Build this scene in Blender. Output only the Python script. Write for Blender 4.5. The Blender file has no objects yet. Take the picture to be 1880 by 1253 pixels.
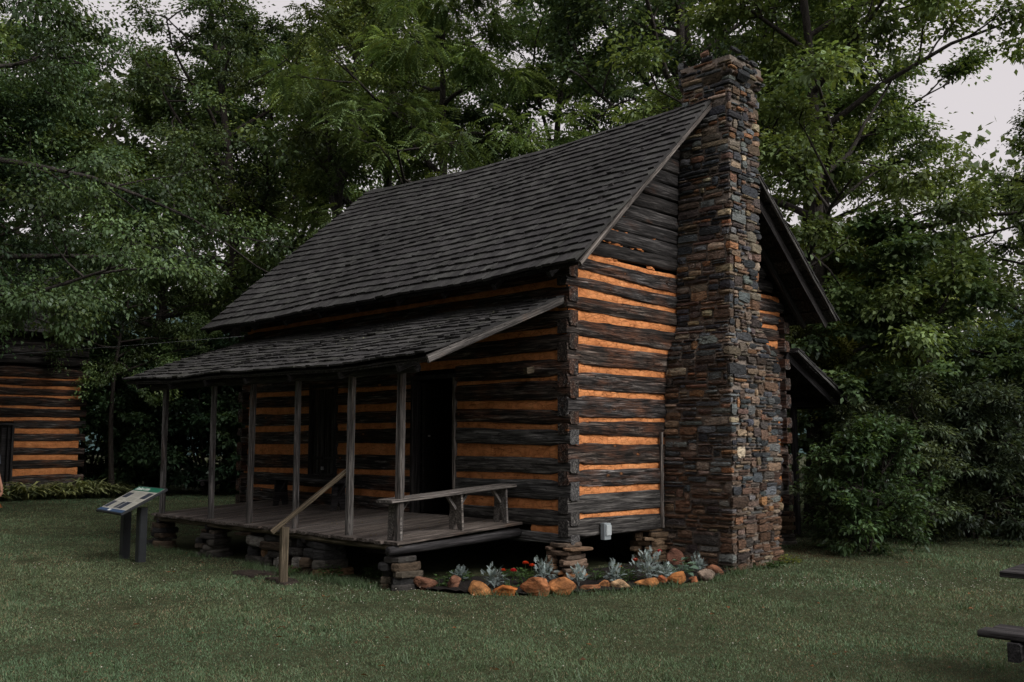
import bpy, bmesh, math, random
import numpy as np
from mathutils import Vector, Matrix

random.seed(7); np.random.seed(7)
scene = bpy.context.scene
COL = scene.collection
R = math.radians

# ------------------------------------------------------------------ camera
CAM = np.array([-8.366, -7.231, 1.6])
HEAD = 44.26
PITCH = 5.874
cam_d = bpy.data.cameras.new('camera')
cam_d.sensor_width = 36.0
cam_d.lens = 36.0 * 1735.0 / 1880.0
cam_d.clip_end = 1500.0
cam = bpy.data.objects.new('camera', cam_d)
cam.location = CAM
cam.rotation_euler = (R(90 + PITCH), 0, R(HEAD - 90))
COL.objects.link(cam)
scene.camera = cam
FWD = np.array([math.cos(R(HEAD)), math.sin(R(HEAD))])
RGT = np.array([math.sin(R(HEAD)), -math.cos(R(HEAD))])

# ------------------------------------------------------------------ sky, sun, exposure
SUN_AZ = 276.0      # compass-like: direction the light comes from, degrees from +X towards +Y
SUN_EL = 42.0
world = bpy.data.worlds.new('World'); scene.world = world; world.use_nodes = True
wn = world.node_tree; wn.nodes.clear()
o_ = wn.nodes.new('ShaderNodeOutputWorld'); b_ = wn.nodes.new('ShaderNodeBackground')
sk = wn.nodes.new('ShaderNodeTexSky'); sk.sky_type = 'NISHITA'; sk.sun_disc = False
sk.sun_elevation = R(SUN_EL); sk.sun_rotation = R(90 - SUN_AZ)
sk.air_density = 1.0; sk.dust_density = 4.0; sk.ozone_density = 1.0
hs = wn.nodes.new('ShaderNodeHueSaturation'); hs.inputs['Saturation'].default_value = 0.25
mx = wn.nodes.new('ShaderNodeMix'); mx.data_type = 'RGBA'; mx.inputs[0].default_value = 0.85
mx.inputs[7].default_value = (4.85, 4.5, 4.6, 1)          # the even cloud layer
wn.links.new(sk.outputs[0], hs.inputs['Color']); wn.links.new(hs.outputs[0], mx.inputs[6])
wn.links.new(mx.outputs[2], b_.inputs['Color']); b_.inputs['Strength'].default_value = 0.1
wn.links.new(b_.outputs[0], o_.inputs['Surface'])
sun_d = bpy.data.lights.new('sun', 'SUN'); sun_d.energy = 1.5; sun_d.angle = R(35); sun_d.color = (1.0, 0.96, 0.91)
sun = bpy.data.objects.new('sun', sun_d); COL.objects.link(sun)
sd = Vector((math.cos(R(SUN_AZ)) * math.cos(R(SUN_EL)), math.sin(R(SUN_AZ)) * math.cos(R(SUN_EL)), math.sin(R(SUN_EL))))
sun.rotation_euler = sd.to_track_quat('Z', 'Y').to_euler(); sun.location = (0, 0, 30)
vs = scene.view_settings
vs.view_transform = 'Standard'; vs.look = 'None'; vs.gamma = 1.0; vs.exposure = 0.68; vs.use_curve_mapping = False
scene.cycles.max_bounces = 4; scene.cycles.diffuse_bounces = 3; scene.cycles.glossy_bounces = 1
scene.cycles.transmission_bounces = 2; scene.cycles.use_adaptive_sampling = True; scene.cycles.adaptive_threshold = 0.025; scene.cycles.use_denoising = True

# ------------------------------------------------------------------ helpers
def empty(name, loc=(0, 0, 0), rz=0.0):
    o = bpy.data.objects.new(name, None); o.location = loc; o.rotation_euler = (0, 0, rz)
    o.empty_display_size = 0.2; COL.objects.link(o); return o
def tag(o, label=None, cat=None, group=None, kind=None):
    if label: o['label'] = label
    if cat: o['category'] = cat
    if group: o['group'] = group
    if kind: o['kind'] = kind
    return o
def link(name, me, parent=None, loc=(0, 0, 0), rot=(0, 0, 0), scale=None):
    o = bpy.data.objects.new(name, me); o.location = loc; o.rotation_euler = rot
    if scale is not None: o.scale = (scale,) * 3 if np.isscalar(scale) else scale
    if parent is not None: o.parent = parent
    COL.objects.link(o); return o
def mesh(verts, faces, mat=None, smooth=False, col=None, name='mesh'):
    me = bpy.data.meshes.new(name); me.from_pydata([tuple(map(float, v)) for v in verts], [], [list(map(int, f)) for f in faces])
    if mat: me.materials.append(mat)
    if smooth: me.polygons.foreach_set('use_smooth', [True] * len(me.polygons))
    if col is not None:
        a = me.attributes.new('col', 'FLOAT_COLOR', 'POINT')
        c = np.array(col, dtype=np.float32)
        if c.ndim == 1: c = np.tile(c, (len(verts), 1))
        if c.shape[1] == 3: c = np.hstack([c, np.ones((len(c), 1), np.float32)])
        a.data.foreach_set('color', c.ravel())
    me.update(); return me
def quads_mesh(V, nper, mat, col=None, smooth=False, name='mesh', quads=None):
    """V (n,nper,3): every row one polygon of nper vertices (numpy fast path)."""
    n = len(V); me = bpy.data.meshes.new(name)
    me.vertices.add(n * nper); me.vertices.foreach_set('co', np.asarray(V, np.float32).ravel())
    me.loops.add(n * nper); me.loops.foreach_set('vertex_index', np.arange(n * nper, dtype=np.int32))
    me.polygons.add(n); me.polygons.foreach_set('loop_start', np.arange(0, n * nper, nper, dtype=np.int32))
    if smooth: me.polygons.foreach_set('use_smooth', np.ones(n, bool))
    me.materials.append(mat)
    if col is not None:
        a = me.attributes.new('col', 'FLOAT_COLOR', 'POINT')
        c = np.repeat(np.hstack([col, np.ones((n, 1))]).astype(np.float32), nper, axis=0)
        a.data.foreach_set('color', c.ravel())
    me.update(calc_edges=True); return me
class MB:
    """collects pieces that stay one mesh"""
    def __init__(s): s.v = []; s.f = []; s.c = []
    def add(s, v, f, c=None):
        k = len(s.v); s.v += [tuple(p) for p in v]; s.f += [[i + k for i in q] for q in f]
        if c is not None: s.c += [tuple(c)] * len(v)
    def mesh(s, mat, smooth=False): return mesh(s.v, s.f, mat, smooth, s.c if s.c else None)
def box_vf(x0, x1, y0, y1, z0, z1):
    v = [(x0, y0, z0), (x1, y0, z0), (x1, y1, z0), (x0, y1, z0), (x0, y0, z1), (x1, y0, z1), (x1, y1, z1), (x0, y1, z1)]
    return v, [(0, 3, 2, 1), (4, 5, 6, 7), (0, 1, 5, 4), (1, 2, 6, 5), (2, 3, 7, 6), (3, 0, 4, 7)]
def tube_vf(pts, rad, n=6, cap=True):
    pts = [np.array(p, float) for p in pts]; v = []; f = []
    for i, p in enumerate(pts):
        d = pts[min(i + 1, len(pts) - 1)] - pts[max(i - 1, 0)]; d = d / (np.linalg.norm(d) + 1e-9)
        a = np.array((0, 0, 1.0)) if abs(d[2]) < .9 else np.array((1.0, 0, 0))
        s = np.cross(d, a); s /= np.linalg.norm(s); t = np.cross(s, d)
        r = rad[i] if not np.isscalar(rad) else rad
        for k in range(n):
            w = 2 * math.pi * k / n; v.append(p + r * (math.cos(w) * s + math.sin(w) * t))
    for i in range(len(pts) - 1):
        for k in range(n):
            a = i * n + k; b = i * n + (k + 1) % n; f.append((a, b, b + n, a + n))
    if cap: f.append(tuple(range(n - 1, -1, -1))); m = (len(pts) - 1) * n; f.append(tuple(range(m, m + n)))
    return v, f
def wave(seed, freqs=(1.1, 2.9, 6.7), amps=(.5, .3, .2)):
    g = random.Random(seed); ph = [(g.uniform(0, 6.28), f * g.uniform(.7, 1.4), a) for f, a in zip(freqs, amps)]
    return lambda x: sum(a * np.sin(f * x + p) for p, f, a in ph)
def vnoise(x, y, s=1.0, seed=0):
    g = np.random.RandomState(seed); r = 0
    for k in range(5):
        a = g.uniform(0, 6.28); f = s * (1.7 ** k) * g.uniform(.8, 1.2)
        r = r + np.sin(f * (x * math.cos(a) + y * math.sin(a)) + g.uniform(0, 6.28) + 1.3 * np.sin(.7 * f * (y * math.cos(a) - x * math.sin(a)) + g.uniform(0, 6.28))) / (1.25 ** k)
    return r / 2.6

# ------------------------------------------------------------------ materials
def mat(name):
    m = bpy.data.materials.new(name); m.use_nodes = True; nt = m.node_tree; nt.nodes.clear()
    out = nt.nodes.new('ShaderNodeOutputMaterial'); return m, nt, out
def nd(nt, t, **kw):
    n = nt.nodes.new(t)
    for k, v in kw.items():
        if k in n.inputs: n.inputs[k].default_value = v
        else: setattr(n, k, v)
    return n
def ramp(nt, src, stops):
    r = nt.nodes.new('ShaderNodeValToRGB'); e = r.color_ramp.elements
    while len(e) < len(stops): e.new(.5)
    for q, (p, c) in zip(e, stops): q.position = p; q.color = (c[0], c[1], c[2], 1) if not np.isscalar(c) else (c, c, c, 1)
    nt.links.new(src, r.inputs[0]); return r.outputs[0]
def mixc(nt, a, b, fac, mode='MIX'):
    m = nt.nodes.new('ShaderNodeMix'); m.data_type = 'RGBA'; m.blend_type = mode
    for key, val in ((6, a), (7, b), (0, fac)):
        if isinstance(val, bpy.types.NodeSocket): nt.links.new(val, m.inputs[key])
        else: m.inputs[key].default_value = val if key == 0 else (*val, 1)
    return m.outputs[2]
def coords(nt, scale, obj_random=True):
    tc = nt.nodes.new('ShaderNodeTexCoord'); mp = nt.nodes.new('ShaderNodeMapping'); mp.inputs['Scale'].default_value = scale
    if obj_random:
        oi = nt.nodes.new('ShaderNodeObjectInfo'); mu = nt.nodes.new('ShaderNodeMath'); mu.operation = 'MULTIPLY'; mu.inputs[1].default_value = 37.0
        nt.links.new(oi.outputs['Random'], mu.inputs[0])
        ad = nt.nodes.new('ShaderNodeVectorMath'); ad.operation = 'ADD'
        nt.links.new(tc.outputs['Object'], ad.inputs[0]); nt.links.new(mu.outputs[0], ad.inputs[1]); nt.links.new(ad.outputs[0], mp.inputs['Vector'])
    else: nt.links.new(tc.outputs['Object'], mp.inputs['Vector'])
    return mp.outputs['Vector']
def noise(nt, vec, scale, detail=5, rough=.6, dist=0.0):
    n = nd(nt, 'ShaderNodeTexNoise', Scale=scale, Detail=detail, Roughness=rough, Distortion=dist); nt.links.new(vec, n.inputs['Vector']); return n.outputs['Fac']
def finish(nt, out, color, rough=.85, bump=None, strength=.5, dist=.02, spec=.25):
    p = nt.nodes.new('ShaderNodeBsdfPrincipled')
    if isinstance(color, bpy.types.NodeSocket): nt.links.new(color, p.inputs['Base Color'])
    else: p.inputs['Base Color'].default_value = (*color, 1)
    if isinstance(rough, bpy.types.NodeSocket): nt.links.new(rough, p.inputs['Roughness'])
    else: p.inputs['Roughness'].default_value = rough
    p.inputs['Specular IOR Level'].default_value = spec
    if bump is not None:
        b = nd(nt, 'ShaderNodeBump', Strength=strength, Distance=dist); nt.links.new(bump, b.inputs['Height']); nt.links.new(b.outputs[0], p.inputs['Normal'])
    nt.links.new(p.outputs[0], out.inputs['Surface'])
def wood(name, stops, patch=None, patch_pos=(.58, .72), grain=(.8, 16, 16), bump=.6, dist=.02, rough=.85, crack=True, var=.35, knots=False, fine=True):
    """timber whose grain runs along local x"""
    m, nt, out = mat(name)
    g = noise(nt, coords(nt, grain), 2.2, 7, .65, .6)
    c = ramp(nt, g, stops)
    big = noise(nt, coords(nt, (.9, 3, 3)), 2.0, 4, .6, .4)
    if patch:
        k = ramp(nt, big, ((patch_pos[0], 0.0), (patch_pos[1], 1.0)))
        fg = nt.nodes.new('ShaderNodeMath'); fg.operation = 'MULTIPLY'; nt.links.new(k, fg.inputs[0]); nt.links.new(g, fg.inputs[1])
        c = mixc(nt, c, patch, fg.outputs[0])
    if knots:
        vo = nd(nt, 'ShaderNodeTexVoronoi', Scale=1.0); nt.links.new(coords(nt, (2.6, 3.4, 5.0)), vo.inputs['Vector'])
        kn = ramp(nt, vo.outputs['Distance'], ((.05, (.30, .13, .05)), (.10, (.02, .012, .01)), (.17, (.10, .05, .03))))
        c = mixc(nt, c, kn, ramp(nt, vo.outputs['Distance'], ((.10, .9), (.17, 0.0))))
    if fine:
        fg2 = noise(nt, coords(nt, (1.6, 46, 46)), 1.5, 5, .7, .3)
        c = mixc(nt, c, ramp(nt, fg2, ((.36, .35), (.5, .9), (.64, 2.1))), 1.0, 'MULTIPLY')
    oi = nt.nodes.new('ShaderNodeObjectInfo')
    tone = ramp(nt, oi.outputs['Random'], ((0, (1 - var, (1 - var) * .97, (1 - var) * .95)), (.45, (1.15, .99, .86) if knots else (1, .985, .97)), (.7, (.95, .97, 1.0)), (1, (1 + var, (1 + var) * 1.0, (1 + var) * .98))))
    c = mixc(nt, c, tone, 1.0, 'MULTIPLY')
    h = g
    if crack:
        cr = noise(nt, coords(nt, (.5, 9, 9)), 1.6, 3, .5, 1.2)
        ck = ramp(nt, cr, ((.485, 1.0), (.5, 0.0), (.515, 1.0)))
        c = mixc(nt, c, (.008, .007, .006), inv(nt, ck, .8))
        h = mixc(nt, g, ck, .5)
    finish(nt, out, c, rough, h, bump, dist); return m
def inv(nt, s, k=1.0):
    a = nt.nodes.new('ShaderNodeMath'); a.operation = 'MULTIPLY_ADD'; a.inputs[1].default_value = -k; a.inputs[2].default_value = k
    nt.links.new(s, a.inputs[0]); return a.outputs[0]
M = {}
M['log'] = wood('hewn_log', ((.34, (.006, .006, .006)), (.46, (.026, .023, .022)), (.56, (.07, .063, .060)), (.68, (.24, .225, .215))), patch=(.16, .062, .026), patch_pos=(.46, .68), bump=1.0, dist=.05, var=.4, knots=True)
M['log_grey'] = wood('grey_log', ((.33, (.018, .018, .018)), (.48, (.065, .063, .062)), (.68, (.18, .175, .165))), bump=.7, dist=.02, var=.3)
M['board'] = wood('dark_board', ((.34, (.006, .006, .006)), (.48, (.024, .022, .022)), (.68, (.085, .08, .078))), patch=(.07, .03, .015), bump=.7, var=.5)
M['old_wood'] = wood('weathered_wood', ((.28, (.045, .040, .037)), (.48, (.12, .108, .10)), (.75, (.25, .23, .21))), bump=.5, dist=.01, var=.3)
M['post'] = wood('post_wood', ((.3, (.03, .028, .027)), (.48, (.085, .079, .075)), (.72, (.19, .178, .168))), patch=(.10, .062, .04), bump=.6, dist=.012, var=.3)
M['rail'] = wood('rail_wood', ((.28, (.05, .039, .026)), (.5, (.105, .085, .058)), (.75, (.19, .155, .11))), bump=.4, dist=.01, var=.15)
M['floor'] = wood('floor_wood', ((.28, (.05, .042, .038)), (.48, (.115, .098, .088)), (.75, (.21, .185, .165))), patch=(.14, .09, .06), bump=.4, dist=.008, var=.35)
M['dark_wood'] = wood('dark_wood', ((.3, (.010, .009, .010)), (.5, (.028, .026, .027)), (.75, (.07, .066, .066))), bump=.5, dist=.01, var=.3)
M['table_wood'] = wood('table_wood', ((.3, (.012, .011, .012)), (.5, (.03, .028, .029)), (.75, (.07, .066, .068))), bump=.4, dist=.008, var=.2)
def clay():
    m, nt, out = mat('clay'); v = coords(nt, (1, 1, 1))
    a = noise(nt, v, 5, 6, .65); c = ramp(nt, a, ((.25, (.42, .15, .055)), (.5, (.70, .275, .105)), (.75, (.84, .38, .16))))
    vo = nd(nt, 'ShaderNodeTexVoronoi', feature='DISTANCE_TO_EDGE', Scale=9.0); nt.links.new(coords(nt, (1, .8, 1.7)), vo.inputs['Vector'])
    ck = ramp(nt, vo.outputs['Distance'], ((.0, 0.0), (.03, 1.0)))
    s2 = noise(nt, coords(nt, (2.5, 2, 9)), 4, 5, .7, .5)
    dk = ramp(nt, s2, ((.3, 0.45), (.5, 1.0)))
    c = mixc(nt, c, dk, .7, 'MULTIPLY'); c = mixc(nt, c, mixc(nt, (.5, .45, .4), (1, 1, 1), ck), .55, 'MULTIPLY')
    h = mixc(nt, mixc(nt, a, s2, .5), ck, .35)
    finish(nt, out, c, .95, h, 1.0, .025, .1); return m
M['clay'] = clay()
def attr_mat(name, scale, lo=.55, hi=1.35, bump=.6, dist=.02, rough=.85, grain=(1, 1, 1), spec=.25, detail=6, lichen=None):
    m, nt, out = mat(name); at = nt.nodes.new('ShaderNodeAttribute'); at.attribute_name = 'col'
    n = noise(nt, coords(nt, grain, False), scale, detail, .65, .5)
    c = mixc(nt, at.outputs['Color'], ramp(nt, n, ((.3, lo), (.7, hi))), 1.0, 'MULTIPLY')
    if lichen:
        l = noise(nt, coords(nt, (1, 1, 1), False), scale * .5, 6, .75)
        c = mixc(nt, c, lichen, ramp(nt, l, ((.6, 0.0), (.75, .55))))
    finish(nt, out, c, rough, n, bump, dist, spec); return m
M['stone'] = attr_mat('chimney_stone', 16, .35, 1.7, 1.0, .04, .8, (1, 1, 2.4), .3)
M['pier'] = attr_mat('pier_stone', 11, .4, 1.5, .9, .03, .9, (1, 1, 3.0), .2, lichen=(.16, .17, .15))
M['rock'] = attr_mat('border_rock', 9, .12, 1.9, 1.0, .05, .8, (1, 1, 1.6), .25, lichen=(.05, .034, .024))
M['shingle'] = attr_mat('shingle', 30, .45, 1.6, .7, .01, .8, (.35, 2.2, .35), .35)
def mortar():
    m, nt, out = mat('mortar'); n = noise(nt, coords(nt, (1, 1, 1), False), 25, 6, .7)
    finish(nt, out, ramp(nt, n, ((.3, (.12, .10, .085)), (.7, (.27, .23, .195)))), .95, n, .8, .02, .1); return m
M['mortar'] = mortar()
def plain(name, col, rough=.7, scale=20, lo=.8, hi=1.2, bump=.1, spec=.3, metal=0):
    m, nt, out = mat(name); n = noise(nt, coords(nt, (1, 1, 1)), scale, 5, .6)
    finish(nt, out, mixc(nt, col, ramp(nt, n, ((.3, lo), (.7, hi))), 1.0, 'MULTIPLY'), rough, n, bump, .01, spec); return m
def leafmat(name, tint=(1, 1, 1), trans=.3, gloss=.03, vary=True):
    m, nt, out = mat(name); at = nt.nodes.new('ShaderNodeAttribute'); at.attribute_name = 'col'
    oi = nt.nodes.new('ShaderNodeObjectInfo')
    c = at.outputs['Color'] if not vary else mixc(nt, at.outputs['Color'], ramp(nt, oi.outputs['Random'], ((0, (.62 * tint[0], .70 * tint[1], .78 * tint[2])), (.5, (1.0 * tint[0], 1.0 * tint[1], .95 * tint[2])), (1, (1.3 * tint[0], 1.22 * tint[1], .98 * tint[2])))), 1.0, 'MULTIPLY')
    d = nt.nodes.new('ShaderNodeBsdfDiffuse'); t = nt.nodes.new('ShaderNodeBsdfTranslucent'); g = nt.nodes.new('ShaderNodeBsdfGlossy'); g.inputs['Roughness'].default_value = .45
    g.inputs['Color'].default_value = (.8, .9, .9, 1)
    a = nt.nodes.new('ShaderNodeMixShader'); b = nt.nodes.new('ShaderNodeMixShader'); a.inputs[0].default_value = trans; b.inputs[0].default_value = gloss
    nt.links.new(c, d.inputs['Color']); nt.links.new(mixc(nt, c, (1.15, 1.1, .55), 1.0, 'MULTIPLY'), t.inputs['Color'])
    nt.links.new(d.outputs[0], a.inputs[1]); nt.links.new(t.outputs[0], a.inputs[2]); nt.links.new(a.outputs[0], b.inputs[1]); nt.links.new(g.outputs[0], b.inputs[2])
    nt.links.new(b.outputs[0], out.inputs['Surface']); return m
M['leaf'] = leafmat('leaf'); M['leafc'] = leafmat('leaf_even', vary=False); M['grass'] = leafmat('grass_blade', trans=.15, gloss=.02, vary=False); M['silver'] = leafmat('silver_leaf', trans=.1, gloss=.03, vary=False)
M['bark'] = wood('bark', ((.3, (.012, .010, .009)), (.55, (.04, .034, .030)), (.8, (.09, .08, .07))), bump=.9, dist=.04, grain=(6, 6, 1.2), crack=False, var=.25)
def ground_mat():
    m, nt, out = mat('lawn_soil'); v = coords(nt, (1, 1, 1), False)
    a = noise(nt, v, .35, 5, .6); b = noise(nt, v, 6, 6, .7); d = noise(nt, v, 45, 4, .7)
    c = ramp(nt, b, ((.3, (.026, .03, .015)), (.5, (.048, .055, .028)), (.7, (.075, .072, .04))))
    c = mixc(nt, c, (.075, .032, .018), ramp(nt, a, ((.62, 0.0), (.74, .8))))
    finish(nt, out, mixc(nt, c, ramp(nt, d, ((.3, .5), (.7, 1.5))), 1.0, 'MULTIPLY'), .95, d, .8, .03, .1); return m
M['ground'] = ground_mat()
M['mulch'] = plain('mulch', (.012, .010, .009), .95, 45, .3, 2.2, .9, .2)
M['hill'] = plain('hazy_hill_forest', (.05, .085, .085), .95, 1.5, .6, 1.4, 0, .05)  # bluish distance haze is mixed into the forest colour
M['metal_box'] = plain('grey_box', (.30, .34, .36), .45, 8, .85, 1.1, .05, .5)
M['lid'] = plain('grey_lid', (.42, .46, .47), .4, 8, .9, 1.1, .05, .5)
M['sign_frame'] = plain('sign_frame', (.02, .023, .026), .5, 12, .8, 1.2, .05, .4)
M['sign_paper'] = plain('sign_paper', (.46, .45, .40), .35, 40, .93, 1.05, .0, .5)
M['sign_green'] = plain('sign_green', (.018, .16, .10), .35, 30, .9, 1.1, .0, .5)
M['sign_blue'] = plain('sign_blue', (.05, .09, .17), .35, 30, .8, 1.2, .0, .5)
M['sign_photo'] = plain('sign_photo', (.03, .035, .05), .35, 60, .4, 2.6, .0, .5)
M['sign_text'] = plain('sign_text', (.33, .33, .29), .4, 240, .55, 1.6, .0, .4)
M['sign_white'] = plain('sign_white', (.8, .8, .78), .35, 30, .95, 1.05, .0, .5)
M['wire'] = plain('wire', (.2, .21, .22), .5, 10)
M['skin'] = plain('skin', (.42, .22, .15), .55, 20, .9, 1.1, .05, .4)
M['cloth'] = plain('cloth', (.07, .08, .10), .9, 60, .8, 1.2, .2, .1)
M['cloth2'] = plain('denim', (.03, .04, .07), .9, 60, .8, 1.2, .2, .1)
M['hair'] = plain('hair', (.03, .018, .012), .6, 80, .6, 1.5, .4, .3)
M['dark_in'] = plain('dark_interior', (.012, .011, .010), .95, 6, .8, 1.2, .0, .05)
M['lock'] = plain('lock_steel', (.35, .35, .36), .4, 10)
M['clover'] = plain('clover_white', (.48, .46, .39), .8, 10)
M['flower_red'] = plain('flower_red', (.55, .02, .03), .7, 30, .6, 1.4)
M['flower_orange'] = plain('flower_orange', (.60, .07, .015), .7, 30, .6, 1.4)
M['flower_yellow'] = plain('flower_yellow', (.65, .24, .02), .7, 30, .6, 1.4)
M['lichen'] = plain('lichen', (.30, .31, .20), .95, 30)

# ------------------------------------------------------------------ ground and far land
def gz(x, y):
    d = np.maximum(np.hypot(np.asarray(x) - 1.0, np.asarray(y) - 2.0) - 9.0, 0)
    return vnoise(x, y, .22, 3) * .05 * np.minimum(d / 8, 1.0)
n = 110; t = np.linspace(-1, 1, n); ax = np.sign(t) * (np.abs(t) ** 2.6) * 420
gx, gy = np.meshgrid(ax, ax, indexing='ij'); gxx = gx + 1; gyy = gy + 2
gzz = gz(gxx, gyy)
V = np.stack([gxx, gyy, gzz], -1).reshape(-1, 3)
F = [(i * n + j, (i + 1) * n + j, (i + 1) * n + j + 1, i * n + j + 1) for i in range(n - 1) for j in range(n - 1)]
tag(link('ground', mesh(V, F, M['ground'], True)), kind='structure')
def hill():
    na, nr = 60, 6; v = []; f = []
    for i in range(na):
        a = R(-40 + 170 * i / (na - 1))
        for j in range(nr):
            d = 95 + 22 * j; h = (3 + 22 * math.sin(j / (nr - 1) * 1.57)) * (1 + .35 * math.sin(a * 5.1 + 1) + .15 * math.sin(a * 13)) + random.uniform(-.6, .6)
            v.append((CAM[0] + d * math.cos(a), CAM[1] + d * math.sin(a), h - 4))
    for i in range(na - 1):
        for j in range(nr - 1): f.append((i * nr + j, i * nr + j + 1, (i + 1) * nr + j + 1, (i + 1) * nr + j))
    tag(link('hill', mesh(v, f, M['hill'], True)), kind='structure')
hill()

# ------------------------------------------------------------------ timber builder
def timber_vf(L, zt, zb, t, seed, amp=.012, famp=.012, step=.11, x0=0.0, ch=.014, bulge=.012, neck=(False, False)):
    """beam along +x, outward face at y=-t, back at y=0; zt/zb(x) give the upper and lower edge"""
    n = max(3, int(L / step)); w1 = wave(seed); w2 = wave(seed + 1, (1.7, 5.3, 11)); w3 = wave(seed + 2, (2.1, 7.1, 17)); w4 = wave(seed + 3, (3, 9, 21))
    v = []; f = []; m = 8
    for i in range(n + 1):
        x = x0 + L * i / n; a = float(zb(x) + amp * w1(x) + amp * .5 * w4(x)); b = float(zt(x) + amp * w2(x) + amp * .5 * w3(x + 3)); c = (a + b) / 2; hh = (b - a) / 2
        for e, on in ((x - x0, neck[0]), (x0 + L - x, neck[1])):
            if on and e < .30:
                k = .80 if .1 < e < .2 else (.86 if e <= .1 else .80 + .20 * (e - .2) / .1)
                hh *= k
        a = c - hh; b = c + hh
        d1 = famp * w3(x); d2 = famp * w4(x + 1); d3 = famp * w2(x + 5)
        v += [(x, 0, a), (x, -t + ch, a), (x, -t + d1, a + ch), (x, -t - bulge + d2, c - hh * .35), (x, -t - bulge * .8 + d3, c + hh * .35), (x, -t + d1 * .6, b - ch), (x, -t + ch, b), (x, 0, b)]
    for i in range(n):
        for k in range(m):
            p = i * m + k; q = i * m + (k + 1) % m; f.append((p, q, q + m, p + m))
    f.append(tuple(range(m))); e = n * m; f.append(tuple(e + k for k in range(m - 1, -1, -1)))
    f = [tuple(reversed(q)) for q in f]
    return v, f
def const(c): return lambda x: c
def beam(name, parent, p0, p1, h, t, material, seed=None, amp=.004, round_n=None, roll=0.0, step=.25):
    """squared (or round) stick from p0 to p1; grain along local x"""
    seed = random.randint(0, 99999) if seed is None else seed
    p0 = Vector(p0); p1 = Vector(p1); L = (p1 - p0).length
    if round_n:
        k = max(2, int(L / .3)); w = wave(seed); w2 = wave(seed + 4); g = random.Random(seed)
        pts = [(L * i / k, amp * 3 * w(L * i / k), amp * 3 * w2(L * i / k)) for i in range(k + 1)]
        v, f = tube_vf(pts, [h / 2 * (1 + g.uniform(-.06, .06)) for _ in pts], round_n)
    else:
        v, f = timber_vf(L, const(h / 2), const(-h / 2), t, seed, amp, amp, step, ch=min(.012, h * .15), bulge=0)
        v = [(x, y + t / 2, z) for x, y, z in v]
    d = (p1 - p0).normalized(); up = Vector((0, 0, 1)) if abs(d.z) < .97 else Vector((0, 1, 0))
    y = up.cross(d).normalized(); z = d.cross(y)
    if roll: q = Matrix.Rotation(roll, 3, d); y = q @ y; z = q @ z
    mtx = Matrix((d, y, z)).transposed().to_4x4(); mtx.translation = p0
    o = link(name, mesh(v, f, material, round_n is not None), parent)
    o.matrix_local = mtx
    return o

# ------------------------------------------------------------------ the log cabin
cabin = tag(empty('log_cabin'), 'large log cabin with orange clay chinking, stone chimney and front porch', 'log cabin', 'log cabins')
TH = .15
WX, WY = 5.15, 7.32
# courses: clay joint upper and lower edge at X=.05 and X=1.8 on the gable wall
GJ = [(3.82, 3.782, 3.777, 3.748), (3.628, 3.519, 3.558, 3.513), (3.399, 3.288, 3.349, 3.283), (3.121, 3.017, 3.103, 3.008), (2.816, 2.738, 2.767, 2.702),
      (2.482, 2.392, 2.46, 2.389), (2.192, 2.103, 2.166, 2.098), (1.847, 1.79, 1.864, 1.811), (1.632, 1.55, 1.614, 1.519), (1.292, 1.226, 1.292, 1.215),
      (1.041, .941, 1.02, .944), (.718, .674, .706, .637)]
def glin(a, b):
    def f(x):
        if x < 1.8: return a + (b - a) * (x - .05) / 1.75
        return b + (b - a) * .08 * (x - 1.8)
    return f
core = MB(); core.add(*box_vf(.12, WX - .12, .085, .13, .5, 3.85)); core.add([(.2, .085, 3.86), (WX - .2, .085, 3.86), (2.58, .085, 6.08), (.2, .13, 3.86), (WX - .2, .13, 3.86), (2.58, .13, 6.08)], [(0, 1, 2), (5, 4, 3), (0, 3, 4, 1), (1, 4, 5, 2), (2, 5, 3, 0)])
gable = link('gable_wall', core.mesh(M['dark_in']), cabin)
def clay_vf(L, zt, zb, seed, x0=0.0, depth=.032, step=.05):
    n = max(3, int(L / step)); v = []; f = []; g = random.Random(seed); w = wave(seed, (3, 8, 19)); w2 = wave(seed + 9, (4, 11, 27)); m = 6
    for i in range(n + 1):
        x = x0 + L * i / n; a = float(zb(x)) - .03; b = float(zt(x)) + .03
        for k in range(m):
            q = k / (m - 1); e = .012 * (w(x + k * 1.3) * .6 + g.uniform(-.5, .5))
            v.append((x, -TH + depth - .012 * math.sin(q * 3.14) + e + .012 * (q - .5) , a + (b - a) * q + .004 * w2(x)))
    for i in range(n):
        for k in range(m - 1): p = i * m + k; f.append((p, p + m, p + m + 1, p + 1))
    return v, f
def top_of(i): return glin(GJ[i][0], GJ[i][2])
def bot_of(i): return glin(GJ[i][1], GJ[i][3])
for i in range(len(GJ)):
    up = bot_of(i)                                    # log under joint i
    lo = top_of(i + 1) if i + 1 < len(GJ) else glin(.45, .44)
    plain_beam = i >= 10
    v, f = timber_vf(WX + .05, up, lo, TH, 100 + i * 7, .013 if not plain_beam else .003, .016 if not plain_beam else .004, 0.08, -.025, neck=(True, True), bulge=.008 if not plain_beam else .003)
    link('log', mesh(v, f, M['log_grey'] if plain_beam else M['log'], False), gable, (0, TH, 0))
    v, f = clay_vf(WX - .1, top_of(i), bot_of(i), 300 + i, .04)
    link('chinking', mesh(v, f, M['clay'], True), gable, (0, TH, 0))
    for k in range(2 if (plain_beam or i < 5) else 4):                   # knots
        pass
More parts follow.
